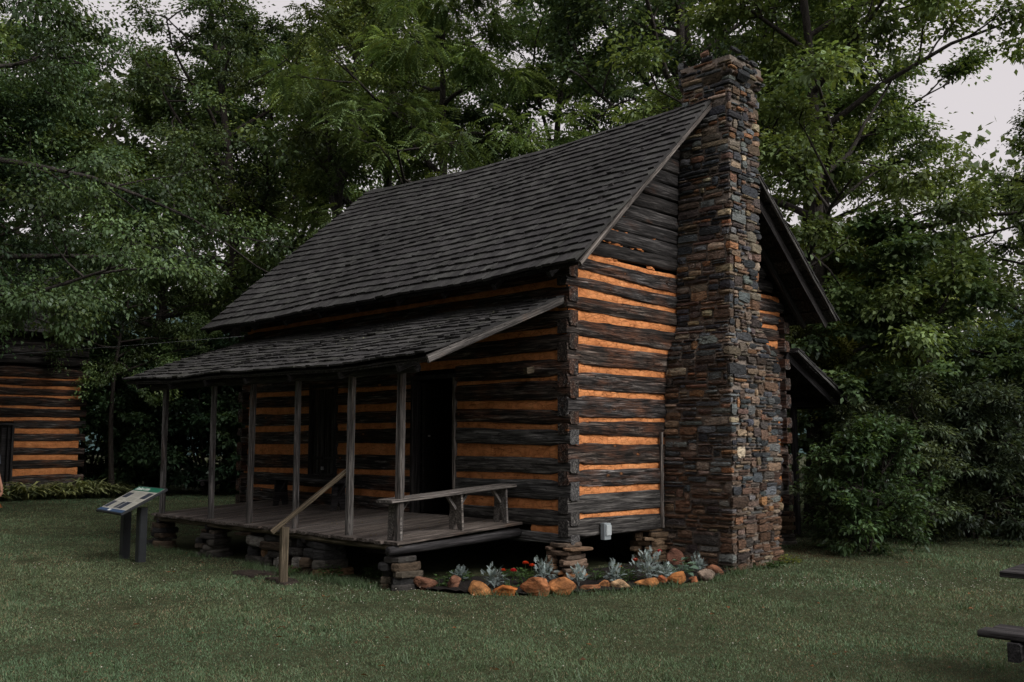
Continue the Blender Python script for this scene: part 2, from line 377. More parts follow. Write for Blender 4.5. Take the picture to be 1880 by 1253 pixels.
# gable boards above the eaves
def gx0(z): return max((z - 3.96) / .906 + .02, -.02)
def gx1(z): return min(5.62 - (z - 3.42) / .95 - .2, WX)
z = 3.83; i = 0
while z < 5.95:
    h = random.uniform(.17, .25); a = gx0(z + h * .8) - .02; b = gx1(z + h * .8) + .02
    if b - a < .25: break
    w = wave(500 + i)
    v, f = timber_vf(b - a, const(z + h), const(z + .012), .05, 500 + i * 5, .012, .010, .15, a, bulge=.012)
    link('gable_board', mesh(v, f, M['board'], False), gable, (0, .06, 0))
    if i in (0, 1, 2, 3):
        for k in range(5):
            x = random.uniform(.6, 1.95)
            if x < a: continue
            zz = z + random.uniform(-.02, .05); L = random.uniform(.06, .3)
            v, f = clay_vf(L, lambda q: zz + .022 - .03, lambda q: zz - .02 + .03, 900 + i * 10 + k, x, .045, .03)
            link('clay_patch', mesh([(p[0], p[1] + .098 - .028 * math.sin((p[0] - x) / L * 3.14), p[2] + .018 * math.sin(p[0] * 40) * math.sin(p[0] * 13)) for p in v], f, M['clay'], True), gable, (0, .062, 0))
    z += h; i += 1
beam('corner_trim', gable, (1.80, -.02, .46), (1.80, -.02, 1.68), .045, .03, M['old_wood'], 71)

# front wall, along Y. local x runs from the far end towards the camera: Y = WY+.1 - x
FJ = [((3.49, 3.41), (3.476, 3.404), (3.439, 3.379)), ((3.2, 3.12), (3.19, 3.11), (3.18, 3.10)), ((2.92, 2.84), (2.91, 2.83), (2.90, 2.82)),
      ((2.638, 2.541), (2.63, 2.55), (2.62, 2.54)), ((2.327, 2.294), (2.34, 2.28), (2.35, 2.27)), ((2.043, 1.933), (2.086, 1.983), (2.101, 1.991)),
      ((1.754, 1.702), (1.82, 1.742), (1.80, 1.70)), ((1.517, 1.37), (1.536, 1.374), (1.509, 1.338)), ((1.186, 1.11), (1.177, 1.093), (1.121, 1.04)),
      ((.87, .763), (.876, .757), (.852, .79)), ((.58, .499), (.58, .50), (.58, .50))]
FY0 = WY + .03
def flin(i, k):
    ys = [.24, 1.95, 6.97]; zs = [FJ[i][q][k] for q in range(3)]
    return lambda x: float(np.interp(FY0 - x, ys, zs))
DOOR = (2.0, 2.80, .58, 2.40); WIN = (4.65, 5.27, 1.05, 2.37)
core = MB()
for y0, y1, z0, z1 in ((.1, DOOR[0] - .02, .45, 3.6), (DOOR[1] + .02, WIN[0], .45, 3.6), (WIN[1], WY - .1, .45, 3.6), (DOOR[0] - .02, DOOR[1] + .02, DOOR[3] + .03, 3.6), (WIN[0], WIN[1], WIN[3], 3.6), (WIN[0], WIN[1], .45, WIN[2])):
    core.add(*box_vf(.085, .13, y0, y1, z0, z1))
front = link('front_wall', core.mesh(M['dark_in']), cabin)
def spans(z0, z1):
    cuts = []
    if z1 > DOOR[2] and z0 < DOOR[3] - .03: cuts.append((DOOR[0] - .035, DOOR[1] + .035))
    if z1 > WIN[2] + .02 and z0 < WIN[3] - .03: cuts.append((WIN[0] - .02, WIN[1] + .02))
    e = [-.03] + [c for p in cuts for c in p] + [FY0]
    return [(e[k], e[k + 1]) for k in range(0, len(e), 2)]
for i in range(len(FJ) + 1):
    top = flin(i - 1, 1) if i > 0 else const(3.72); low = flin(i, 0) if i < len(FJ) else const(.375)
    zm0 = low(3); zm1 = top(3)
    for y0, y1 in spans(zm0 + .02, zm1 - .02):
        if i in (1, 2) and False: continue
        x0 = FY0 - y1
        v, f = timber_vf(y1 - y0, top, low, TH, 1000 + i * 11 + int(y0 * 3), .009, .012, .11, x0, neck=(y1 > WY, y0 < 0), bulge=.012)
        link('log', mesh(v, f, M['log_grey'] if (i >= 7 and y0 < 0) else M['log'], False), front, (TH, FY0, 0), (0, 0, R(-90)))
    if i < len(FJ):
        zt, zb = flin(i, 0), flin(i, 1)
        for y0, y1 in spans(zb(3) , zt(3)):
            y0 = max(y0, .04); y1 = min(y1, WY - .05)
            if i == 10: y1 = .62
            v, f = clay_vf(y1 - y0, zt, zb, 1500 + i * 5 + int(y0), FY0 - y1)
            link('chinking', mesh(v, f, M['clay'], True), front, (TH, FY0, 0), (0, 0, R(-90)))
beam('peg', front, (.02, .56, 2.43), (-.14, .56, 2.40), .075, .06, M['rail'], 44)
# rear wall, far gable and inside floor: seen only at their ends
core = MB(); core.add(*box_vf(WX - .13, WX - .085, .1, WY - .1, .45, 3.7)); rear = link('rear_wall', core.mesh(M['dark_in']), cabin)
for i in range(11):
    a = FJ[i][0][1]; b = FJ[i + 1][0][0] if i < 10 else .375
    v, f = timber_vf(WY + .19, const(a), const(b), TH, 2000 + i * 7, .01, .012, .4, -.095, neck=(True, True))
    link('log', mesh(v, f, M['log']), rear, (WX - TH, 0, 0), (0, 0, R(90)))
    v, f = clay_vf(WY - .1, const(FJ[i][0][0]), const(FJ[i][0][1]), 2300 + i, .05, step=.2)
    link('chinking', mesh(v, f, M['clay'], True), rear, (WX - TH, 0, 0), (0, 0, R(90)))
core = MB(); core.add(*box_vf(.12, WX - .12, WY - .13, WY - .08, .45, 3.9)); core.add([(.1, WY - .1, 3.9), (WX - .1, WY - .1, 3.9), (2.6, WY - .1, 6.1), (.1, WY - .05, 3.9), (WX - .1, WY - .05, 3.9), (2.6, WY - .05, 6.1)], [(0, 1, 2), (5, 4, 3), (0, 3, 4, 1), (1, 4, 5, 2), (2, 5, 3, 0)])
fgab = link('far_gable_wall', core.mesh(M['board']), cabin)
for i in range(12):
    a = GJ[i][1]; b = GJ[i + 1][0] if i < 11 else .45
    v, f = timber_vf(WX + .19, const(a), const(b), TH, 2600 + i * 7, .01, .012, .4, -.095, neck=(True, True))
    link('log', mesh(v, f, M['log']), fgab, (WX, WY - TH, 0), (0, 0, R(180)))
core = MB(); core.add(*box_vf(.14, WX - .14, .14, WY - .14, .50, .56)); link('inside_floor', core.mesh(M['dark_wood']), cabin)

# door opening and shuttered window
df = link('door_frame', mesh(*box_vf(-.025, .13, DOOR[0] - .06, DOOR[1] + .06, DOOR[3], DOOR[3] + .05), M['dark_wood']), cabin)
beam('jamb', df, (.05, DOOR[0] - .028, .58), (.05, DOOR[0] - .028, DOOR[3] - .002), .05, .15, M['old_wood'], 5, roll=R(0))
beam('jamb', df, (.05, DOOR[1] + .028, .58), (.05, DOOR[1] + .028, DOOR[3] - .002), .05, .15, M['dark_wood'], 6)
dl = link('door', mesh(*box_vf(.14, .86, DOOR[1] - .05, DOOR[1] - .008, .60, 2.36), M['dark_wood']), cabin)
for k in range(4): beam('plank', dl, (.23 + .18 * k, DOOR[1] - .062, .605), (.23 + .18 * k, DOOR[1] - .062, 2.355), .17, .018, M['dark_in'], 60 + k, roll=R(90))
link('latch', mesh(*box_vf(.19, .205, DOOR[1] - .11, DOOR[1] - .076, 1.62, 1.645), M['lock']), dl)
wf = link('window_frame', mesh(*box_vf(-.02, .12, WIN[0] - .05, WIN[1] + .05, WIN[2] - .045, WIN[2] - .004), M['dark_wood']), cabin)
for yy in (WIN[0] - .025, WIN[1] + .025): beam('jamb', wf, (.05, yy, WIN[2]), (.05, yy, WIN[3]), .05, .14, M['dark_wood'])
beam('lintel', wf, (.05, WIN[0] - .05, WIN[3] + .03), (.05, WIN[1] + .05, WIN[3] + .03), .05, .14, M['dark_wood'])
wd = (WIN[1] - WIN[0]) / 2
for k in range(2):
    s = link('shutter', mesh(*box_vf(.06, .08, WIN[0] + wd * k + .015, WIN[0] + wd * (k + 1) - .015, WIN[2] + .01, WIN[3] - .01), M['dark_wood']), cabin)
    for q in range(2): beam('board', s, (.045, WIN[0] + wd * k + .015 + (q + .5) * (wd - .03) / 2, WIN[2] + .012), (.045, WIN[0] + wd * k + .015 + (q + .5) * (wd - .03) / 2, WIN[3] - .012), (wd - .03) / 2 - .006, .025, M['board'], 80 + k * 2 + q, roll=R(0))
    beam('batten', s, (.02, WIN[0] + wd * k + .03, WIN[2] + .25), (.02, WIN[0] + wd * (k + 1) - .03, WIN[2] + .25), .05, .02, M['dark_wood'])
    if k == 1: pass
link('padlock', mesh(*box_vf(-.005, .02, WIN[0] + wd - .022, WIN[0] + wd + .022, WIN[2] + .07, WIN[2] + .12), M['lock']), cabin)

# ------------------------------------------------------------------ roofs
PIECES = {'shingle': [], 'stone': []}
def bil(E0, E1, R0, R1, sag=0.0, esag=0.0):
    E0, E1, R0, R1 = map(np.array, (E0, E1, R0, R1))
    def P(s, t):
        p = (E0 * (1 - s) + E1 * s) * (1 - t) + (R0 * (1 - s) + R1 * s) * t
        p = p.astype(float); p[2] += .014 * math.sin(11 * s + 2) * math.sin(5 * t + 1) + .008 * math.sin(23 * s + 9 * t); p[2] -= 4 * s * (1 - s) * (sag * t + esag * (1 - t)); return p
    e = .01
    def Nn(s, t):
        a = P(s + e, t) - P(s - e, t); b = P(s, t + e) - P(s, t - e); q = np.cross(a, b); q /= np.linalg.norm(q); return q if q[2] > 0 else -q
    return P, Nn
def shingle_roof(part, fn, Ls, Lt, expo, tones, wmin=.075, wmax=.17, butt=.02, seed=1, front=True, rag=.012, over=.06, lift=.012):
    P, Nn = fn; g = random.Random(seed); out = []
    nc = int(round(Lt / expo)); w_c = wave(seed)
    for c in range(nc):
        t0 = c / nc - (.012 if c == 0 else 0); x = -.02 - g.uniform(0, .05)
        tone = g.uniform(.9, 1.1); roww = g.uniform(-.016, .016)
        while x < Ls + .01:
            w = g.uniform(wmin, wmax); s0 = max(x, -.03) / Ls; s1 = min(x + w - .004, Ls + .03) / Ls; x += w
            if (s1 - s0) * Ls < .03: continue
            ta = t0 + (g.uniform(-rag, rag) + roww * math.sin(x * 1.7 + c)) / Lt; tb = min(t0 + expo * 2.1 / Lt, 1.0 + over / Lt)
            la = butt + .022 + g.uniform(0, lift) + (g.uniform(.006, .014) if g.random() < .03 else 0); lb = la + g.uniform(-.006, .006); up = .004; nn = Nn(min(max((s0 + s1) / 2, 0), 1), min(max(t0, 0), 1)); sk_ = g.uniform(-.004, .004) / Ls
            q = [P(s0 + sk_, ta) + nn * la, P(s1 + sk_, ta) + nn * lb, P(s1, tb) + nn * (up + .012), P(s0, tb) + nn * (up + .012)]
            b = [P(s0 + sk_, ta) + nn * (la - butt), P(s1 + sk_, ta) + nn * (lb - butt), P(s1, tb) + nn * up, P(s0, tb) + nn * up]
            base = np.array(tones[g.randrange(len(tones))]) * tone * g.uniform(.80, 1.20) * (1 + .28 * float(vnoise(x * 1.6, c * .5, .8, seed + 50))) * np.array((.88, .89, .90))
            cc = (q[0] + q[2]) / 2; d = np.linalg.norm(cc - CAM)
            out.append((w * expo / d ** 2 * (1 if front else 0), q + b, base))
    return out
SF = [(0, 1, 2, 3), (7, 6, 5, 4), (0, 4, 5, 1), (1, 5, 6, 2), (2, 6, 7, 3), (3, 7, 4, 0)]
T_MAIN = [(.030, .0285, .029), (.040, .039, .038), (.022, .021, .021), (.050, .050, .047), (.034, .032, .032), (.038, .038, .035)]
T_PORCH = [(.03, .029, .029), (.04, .038, .037), (.024, .023, .023), (.05, .048, .046), (.034, .034, .029)]
FN_F = bil((-.40, -.49, 3.56), (-.60, 7.60, 3.43), (2.58, -.45, 6.26), (2.72, 7.46, 6.42), .13, .02)
FN_B = bil((5.56, 7.6, 3.40), (5.55, -.68, 3.43), (2.72, 7.46, 6.42), (2.58, -.45, 6.26), .13, .0)
def deck(P, Nn, off=-.012, th=.02, ns=14, nt_=8):
    v = []; f = []
    for k in (off, off - th):
        for i in range(ns + 1):
            for j in range(nt_ + 1): v.append(P(i / ns, j / nt_) + Nn(i / ns, j / nt_) * k)
    N1 = (ns + 1) * (nt_ + 1); m = nt_ + 1
    for i in range(ns):
        for j in range(nt_):
            a = i * m + j; f.append((a, a + m, a + m + 1, a + 1)); f.append((a + N1 + 1, a + m + 1 + N1, a + m + N1, a + N1))
    for i in range(ns):
        for j in (0, nt_): a = i * m + j; f.append((a, a + m, a + m + N1, a + N1))
    for j in range(nt_):
        for i in (0, ns): a = i * m + j; f.append((a, a + 1, a + 1 + N1, a + N1))
    return v, f
def sheathing(part, fn, count, off=-.036, th=.022, s0=0.0, s1=1.0):
    P, Nn = fn
    for k in range(count):
        ta = k / count + .004; tb = (k + 1) / count - .006; v = []; ns = 5
        for q in (off, off - th):
            for i in range(ns + 1):
                s = s0 + (s1 - s0) * i / ns + (.004 if i == 0 else 0)
                v += [P(s, ta) + Nn(s, ta) * q, P(s, tb) + Nn(s, tb) * q]
        f = []; h = (ns + 1) * 2
        for i in range(ns):
            a = 2 * i; f += [(a, a + 1, a + 3, a + 2), (a + h, a + h + 2, a + h + 3, a + h + 1), (a, a + 2, a + h + 2, a + h), (a + 1, a + h + 1, a + h + 3, a + 3)]
        f += [(0, h, h + 1, 1), (h - 2, h - 1, 2 * h - 1, 2 * h - 2)]
        link('sheathing_board', mesh(v, f, M['board']), part)
roof_me = MB(); roof_me.add(*deck(*FN_F)); roof_me.add(*deck(*FN_B))
main_roof = link('main_roof', roof_me.mesh(M['dark_wood']), cabin)
sheathing(main_roof, FN_F, 16); sheathing(main_roof, FN_B, 16)
def rake(part, fn, s, name, material, h=.11, off=-.07, t=.03):
    P, Nn = fn; a = P(s, .0) + Nn(s, 0) * off; b = P(s, .99) + Nn(s, 1) * off
    beam(name, part, a, b, h, t, material, step=.4)
rake(main_roof, FN_F, -.002, 'rake_board', M['old_wood'], .05, -.035)
rake(main_roof, FN_B, 1.002, 'rake_board', M['log_grey'], .035, -.03)
rake(main_roof, FN_B, .985, 'rake_rafter', M['dark_wood'], .11, -.12)
rake(main_roof, FN_F, 1.0, 'rake_board', M['dark_wood'], .085, -.055)
for k in range(9):
    s = .06 + .88 * k / 8
    rake(main_roof, FN_F, s, 'rafter', M['dark_wood'], .09, -.108, .06); rake(main_roof, FN_B, s - .0, 'rafter', M['dark_wood'], .09, -.108, .06)
FN_P = bil((-2.13, .07, 2.42), (-2.16, 7.06, 2.47), (.0, .07, 3.27), (.0, 7.10, 3.25), .03, .03)
FN_R = bil((6.75, 7.3, 2.15), (6.68, -.37, 2.15), (5.17, 7.3, 2.98), (5.17, -.20, 2.98))
pm = MB(); pm.add(*deck(*FN_P)); porch_roof = link('porch_roof', pm.mesh(M['dark_wood']), cabin)
sheathing(porch_roof, FN_P, 10)
rake(porch_roof, FN_P, -.002, 'rake_board', M['post'], .085, -.035)
for k in range(7): rake(porch_roof, FN_P, .07 + .88 * k / 6, 'rafter', M['dark_wood'], .08, -.10, .06)
beam('plate_log', porch_roof, (-1.83, .55, 2.35), (-1.86, 6.75, 2.37), .11, .11, M['dark_wood'], 9, round_n=8)
pm = MB(); pm.add(*deck(*FN_R)); rear_roof = link('rear_porch_roof', pm.mesh(M['dark_wood']), cabin)
sheathing(rear_roof, FN_R, 9)
rake(rear_roof, FN_R, 1.002, 'rake_board', M['log_grey'], .035, -.03); rake(rear_roof, FN_R, .98, 'rake_rafter', M['dark_wood'], .10, -.11)
sets = [(main_roof, shingle_roof('m', FN_F, 8.1, 3.95, .165, T_MAIN, seed=3, butt=.036, rag=.010, lift=.008)),
        (porch_roof, shingle_roof('p', FN_P, 7.0, 2.30, .17, T_PORCH, .08, .19, seed=5, rag=.014, butt=.022, lift=.014, over=.0))]
allp = [(a, o, q, c) for o, L in sets for a, q, c in L]; allp.sort(key=lambda e: -e[0])
for a, o, q, c in allp[:300]: link('shingle', mesh(q, SF, M['shingle'], False, c), o)
for o, _ in sets:
    mb = MB()
    for a, oo, q, c in allp[300:]:
        if oo is o: mb.add(q, SF, c)
    tag(link('shingle_field', mb.mesh(M['shingle']), o), kind='stuff')
for o, fn, ls, lt in ((main_roof, FN_B, 8.1, 3.95), (rear_roof, FN_R, 7.6, 1.75)):
    mb = MB()
    for a, q, c in shingle_roof('b', fn, ls, lt, .17, T_MAIN, .12, .26, seed=8, front=False, over=.0): mb.add(q, SF, c)
    tag(link('shingle_field', mb.mesh(M['shingle']), o), kind='stuff')
# lichen and leaf bits along the porch shingles
mb = MB(); P, Nn = FN_P
for k in range(420):
    s = random.uniform(.02, .97) ** .8; c = random.randrange(0, 11); tt = (c + random.uniform(0, .18)) / 13.5
    p = P(s, tt) + Nn(s, tt) * .036; r = random.uniform(.004, .012); g = random.uniform(.6, 1.4)
    v = [(p[0] + random.uniform(-r, r) * 2, p[1] + random.uniform(-r, r) * 3, p[2] + random.uniform(-.2, .9) * r) for _ in range(4)]
    mb.add(v, [(0, 1, 2), (0, 3, 1), (1, 3, 2), (0, 2, 3)])
tag(link('lichen_speckle', mb.mesh(M['lichen']), porch_roof), kind='stuff')

# ------------------------------------------------------------------ chimney
CZ = [0, .25, 1.28, 2.2, 2.62, 2.80, 3.06, 4.2, 5.38, 6.18, 6.45, 6.52, 6.95]
CL = [1.82, 1.844, 1.885, 1.936, 1.975, 2.06, 2.212, 2.273, 2.362, 2.453, 2.48, 2.42, 2.43]
CR = [3.06, 3.06, 3.11, 3.20, 3.26, 3.16, 2.99, 3.02, 3.13, 3.22, 3.24, 3.31, 3.30]
CD = [1.03, 1.015, 1.02, .985, .955, .90, .826, .83, .794, .745, .745, .81, .80]
def chim(z): return np.interp(z, CZ, CL), np.interp(z, CZ, CR), np.interp(z, CZ, CD)
CORE = -.03
v = []; f = []
zs = np.unique(np.concatenate([CZ, np.linspace(0, 6.74, 20)])); zs = zs[zs < 6.76]
for z in zs:
    l, r, d = chim(z); v += [(l - CORE, .05 if z < 3 else .02, z), (r + CORE, .05 if z < 3 else .02, z), (r + CORE, -d - CORE, z), (l - CORE, -d - CORE, z)]
for i in range(len(zs) - 1):
    for k in range(4): a = 4 * i + k; b = 4 * i + (k + 1) % 4; f.append((a, b, b + 4, a + 4))
f.append((0, 1, 2, 3)); e = 4 * (len(zs) - 1); f.append((e + 3, e + 2, e + 1, e))
f = [tuple(reversed(q)) for q in f]
chimney = link('chimney', mesh(v, f, M['mortar']), cabin)
PAL = [((.024, .026, .029), 3.4), ((.045, .050, .055), 3.0), ((.095, .104, .104), 3.0), ((.080, .054, .040), 2.2), ((.13, .075, .046), 1.3), ((.20, .10, .05), .7), ((.17, .125, .085), 2.2), ((.125, .10, .08), 2.8), ((.30, .24, .17), .45), ((.05, .040, .036), 2.6)]
def pick(g, bias_dark=0.0):
    r = g.random() * sum(w for _, w in PAL)
    for c, w in PAL:
        r -= w
        if r <= 0: break
    c = np.array(c) * 1.45 * g.uniform(.65, 1.35) * np.array([g.uniform(.93, 1.07) for _ in range(3)])
    return c * (1 - bias_dark)
def pack(width, z0, z1, seed, corners, hs=(.045, .15)):
    g = random.Random(seed); du = .02; ncol = int(round(width / du)); sky_ = np.full(ncol, z0); out = []
    while True:
        m = sky_.min()
        if m >= z1 - .03: break
        i = int(np.argmin(sky_)); j = i
        while j < ncol and abs(sky_[j] - m) < .004: j += 1
        run = j - i
        ln = sky_[i - 1] if i > 0 else m + 9; rn = sky_[j] if j < ncol else m + 9
        if run * du < .075:
            sky_[i:j] = min(ln, rn) if min(ln, rn) < m + 8 else m + .05; continue
        on_left = corners and (i + j) / 2 * du < corners[0]
        h = g.choice((.032, .04, .045, .05, .058, .065, .08, .11) if on_left else (.03, .038, .045, .05, .055, .065, .075, .095, .13)) * g.uniform(.85, 1.15)
        if h > .075: asp = g.uniform(1.4, 3.4)
        else: asp = g.uniform(2.8, 8.0) if on_left else g.uniform(2.2, 5.6)
        w = int(max(.08, min(h * asp, .5)) / du)
        if w > run - 4: w = run
        for nb in (ln, rn):
            if abs(m + h - nb) < .024: h = nb - m
        left = g.random() < .5 or w == run
        a = i if left else j - w
        zc = m + h / 2
        out.append((a * du, (a + w) * du, m, m + h)); sky_[a:a + w] = m + h
    return out
def stone_vf(u0, u1, z0, z1, mp, g, corners, gap=.007, prot=None):
    for c in corners:                                   # slivers next to a corner are pulled back to it
        if abs(u0 - c) < .03: u0 = c
        if abs(u1 - c) < .03: u1 = c
    u0 += gap * g.uniform(.6, 1.5); u1 -= gap * g.uniform(.6, 1.5); z0 += gap * g.uniform(.5, 1.2); z1 -= gap * g.uniform(.5, 1.2)
    w = u1 - u0; h = z1 - z0
    if w < .03 or h < .012: return None
    pr = g.uniform(-.008, .024) if prot is None else prot
    us = list(np.linspace(0, 1, 4 if w < .3 else 5)); crn = [(c - u0) / w for c in corners if u0 + .02 < c < u1 - .02]
    us = sorted(us + crn); us = [u for k, u in enumerate(us) if u in crn or all(abs(u - c) * w > .018 for c in crn)]
    vsn = [0, .5, 1]; v = []; nu = len(us); ed = min(.16, .012 / max(h, .02))
    tilt = g.uniform(-.05, .05) * h; bow = g.uniform(-.1, .1) * h
    for layer in (0, 1):
        for j, q in enumerate(vsn):
            for i, u in enumerate(us):
                eb = (i in (0, nu - 1)) + (j in (0, 2)); isc = u in crn
                uu = u0 + u * w; zz = z0 + q * h + tilt * (u - .5) * 2 + bow * math.sin(u * 3.14) * (1 if j != 1 else .5)
                if j != 1: zz += g.uniform(-.09, .09) * h
                if i in (0, nu - 1):
                    uu += g.uniform(-.006, .006); k = (i == 0) - (i == nu - 1)
                    if eb == 2: uu += k * min(.007, w * .06); zz += (.5 - q) * h * .10
                if layer == 0:
                    o = pr + g.uniform(-.006, .006) - (.007 if eb else 0) - (.004 if eb == 2 else 0) - (.006 if isc else 0)
                    v.append(mp(uu, zz, o)); keep = None
                else:
                    b = np.array(mp(uu, zz, CORE - .015)); v.append(b)
    N1 = nu * 3; f = []
    for j in range(2):
        for i in range(nu - 1): a = j * nu + i; f.append((a, a + 1, a + nu + 1, a + nu))
    ring = list(range(nu)) + [nu * 2 - 1] + list(range(3 * nu - 1, 2 * nu - 1, -1)) + [nu]
    for k in range(len(ring)): a = ring[k]; b = ring[(k + 1) % len(ring)]; f.append((b, a, a + N1, b + N1))
    return v, f
def chim_map(dref, wref):
    def mp(u, z, o):
        l, r, d = chim(z); l -= o; r += o; d += o
        if u <= dref: return (l, -u / dref * d, z)
        if u <= dref + wref: return (l + (u - dref) / wref * (r - l), -d, z)
        return (r, -d + (u - dref - wref) / dref * d, z)
    return mp
stones = []
g = random.Random(11)
for (za, zb, dref, wref, sd_) in ((-.03, 2.86, 1.0, 1.24, 21), (2.86, 6.86, .80, .78, 22)):
    mp = chim_map(dref, wref); cs = (dref, dref + wref)
    for (u0, u1, a, b) in pack(2 * dref + wref, za, zb, sd_, cs):
        zc = (a + b) / 2
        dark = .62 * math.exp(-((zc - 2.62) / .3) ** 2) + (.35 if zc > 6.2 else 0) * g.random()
        if b > 6.9 or (zc > 6.68 and g.random() < .3): continue
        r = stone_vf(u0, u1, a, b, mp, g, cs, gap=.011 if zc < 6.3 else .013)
        if not r: continue
        um = (u0 + u1) / 2
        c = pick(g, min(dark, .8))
        if zc < 1.2 and g.random() < .35: c = np.array((.10, .060, .043)) * g.uniform(.4, 1.5)
        if zc < .9: c = c * .8 + np.array((.02, .008, .0))
        cc = np.mean(r[0], 0); vis = 1 if um < dref + wref else .01
        stones.append(((u1 - u0) * (b - a) / np.linalg.norm(cc - CAM) ** 2 * vis, r[0], r[1], c))
mpb = lambda u, z, o: (chim(z)[1] + o - u / .8 * (chim(z)[1] - chim(z)[0] + 2 * o), .02 + o, z)
for (u0, u1, a, b) in pack(.8, 5.6, 6.86, 23, ()):
    r = stone_vf(u0, u1, a, b, mpb, g, ())
    if r: stones.append((0, r[0], r[1], pick(g, .2)))
stones.sort(key=lambda e: -e[0])
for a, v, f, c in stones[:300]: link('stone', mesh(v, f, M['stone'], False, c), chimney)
mb = MB()
for a, v, f, c in stones[300:]: mb.add(v, f, c)
tag(link('stone_rubble', mb.mesh(M['stone']), chimney), kind='stuff')

# flat field stone used in piers, steps and caps
def slab_vf(cx, cy, z0, z1, rx, ry, rot, g, n=11, rough=.16):
    v = []; f = []; rr = [1 + g.uniform(-rough, rough) for _ in range(n)]; tx, ty = g.uniform(-.05, .05), g.uniform(-.05, .05)
    for lev, k in ((z0, .95), (z0 * .75 + z1 * .25, 1.0), (z0 * .2 + z1 * .8, .99), (z1, .93)):
        for i in range(n):
            a = 2 * math.pi * i / n; sq = 1 / max(abs(math.cos(a)), abs(math.sin(a))) ** .6
            x = rx * rr[i] * sq * .85 * math.cos(a) * k; y = ry * rr[i] * sq * .85 * math.sin(a) * k
            v.append((cx + x * math.cos(rot) - y * math.sin(rot), cy + x * math.sin(rot) + y * math.cos(rot), lev + tx * x + ty * y + g.uniform(-.05, .05) * (z1 - z0)))
    for l in range(3):
        for i in range(n): a = l * n + i; b = l * n + (i + 1) % n; f.append((a, b, b + n, a + n))
    f.append(tuple(range(n - 1, -1, -1))); f.append(tuple(range(3 * n, 4 * n)))
    return v, f
PPAL = [(.062, .058, .05), (.04, .037, .034), (.085, .072, .055), (.03, .03, .03), (.075, .055, .038)]
def pier(x, y, ztop, rx, ry, seed, pal=PPAL, hmin=.045, hmax=.085, parent=cabin, flare=1.25):
    g = random.Random(seed)
    core = MB(); core.add(*box_vf(x - rx * .55, x + rx * .55, y - ry * .55, y + ry * .55, 0, ztop - .02))
    p = link('stone_pier', core.mesh(M['mulch']), parent); z = -.02
    while z < ztop - .02:
        h = min(g.uniform(hmin, hmax), ztop - z)
        if h < .02: break
        k = flare + (1 - flare) * z / ztop
        split = g.random() < .45
        for q in range(2 if split else 1):
            ox = g.uniform(-.03, .03); oy = g.uniform(-.03, .03) + ((q - .5) * ry * k if split else 0)
            v, f = slab_vf(x + ox, y + oy, z, z + h * g.uniform(.94, 1.03), rx * k * g.uniform(.88, 1.08), ry * k * (g.uniform(.42, .5) if split else g.uniform(.88, 1.08)), g.uniform(-.15, .15), g)
            link('stone', mesh(v, f, M['pier'], False, np.array(pal[g.randrange(len(pal))]) * g.uniform(.7, 1.3)), p)
        z += h
    return p
WARM = [(.28, .17, .095), (.21, .135, .085), (.32, .15, .065), (.18, .125, .09), (.14, .105, .08)]
pier(.06, .10, .42, .21, .21, 31, WARM, .028, .06, flare=1.06)
pier(1.72, .12, .44, .22, .2, 32, [(.12, .08, .05), (.16, .11, .07)], .04, .07)
pier(WX - .1, .1, .42, .2, .2, 33, [(.12, .08, .05), (.1, .09, .08)])
pier(.12, 3.6, .38, .22, .22, 34); pier(.12, 7.1, .38, .22, .22, 35); pier(WX - .12, 7.1, .38, .22, .22, 36)
pier(-1.78, .86, .34, .19, .17, 37, flare=1.22)
pier(-1.76, 4.92, .36, .19, .2, 38); pier(-1.80, 6.38, .36, .17, .17, 39)
for k, y in enumerate((2.35, 2.85, 3.35, 3.72)): pier(-1.72 + .03 * k, y, .36 + (.03 if k < 3 else 0), .24, .27, 50 + k, PPAL + [(.18, .11, .06), (.2, .19, .17)], .06, .14, flare=1.12)

# ------------------------------------------------------------------ porch floor, posts, rail
def fz(x): return .60 + .10 * x / 1.9           # floor falls outwards (x negative)
fm = MB()
for y in np.linspace(.9, 6.3, 6): fm.add(*box_vf(-1.72, -.02, y - .035, y + .035, .40, .455))
porch_floor = link('porch_floor', fm.mesh(M['dark_wood']), cabin)
y = .73; k = 0
while y < 6.48:
    w = random.uniform(.095, .15); w = min(w, 6.52 - y); xe = -1.93 + random.uniform(-.035, .02)
    s = beam('plank', porch_floor, (xe, y + w / 2, fz(xe) - .016), (-.012, y + w / 2, fz(0) - .016), .032, w - .007, M['floor'], 4000 + k, .002, step=.5); y += w; k += 1
beam('edge_pole', porch_floor, (-1.86, .76, .43), (-1.87, 6.5, .43), .075, .07, M['rail'], 91, round_n=8)
beam('joist_log', porch_floor, (-2.0, .80, .405), (-.02, .80, .475), .105, .1, M['dark_wood'], 92, round_n=9, amp=.003)
for y in (2.55, 4.9, 6.35): beam('joist_log', porch_floor, (-1.9, y, .39), (-.02, y, .45), .09, .09, M['dark_wood'], None, round_n=7)
for (x, y, d) in ((-1.80, .86, .074), (-1.83, 1.73, .068), (-1.82, 2.86, .064), (-1.81, 3.93, .068), (-1.83, 4.93, .066), (-1.85, 6.34, .066)):
    beam('porch_post', cabin, (x + random.uniform(-.02, .02), y, fz(x) - .004), (x, y, 2.34), d, d, M['post'], None, .007, roll=R(random.uniform(-12, 12)), step=.2)
hr = beam('handrail', cabin, (-2.62, 2.08, .565), (-1.84, 1.77, 1.235), .052, .045, M['rail'], 95, .003)
hp = beam('handrail_post', cabin, (-2.50, 2.02, -.02), (-2.50, 2.02, .62), .078, .078, M['rail'], 96, .004)
for (x, y) in ((6.45, .55), (6.45, 3.6), (6.45, 6.8)): beam('porch_post', cabin, (x, y, 0), (x, y, 2.16), .09, .09, M['dark_wood'], None, .004)
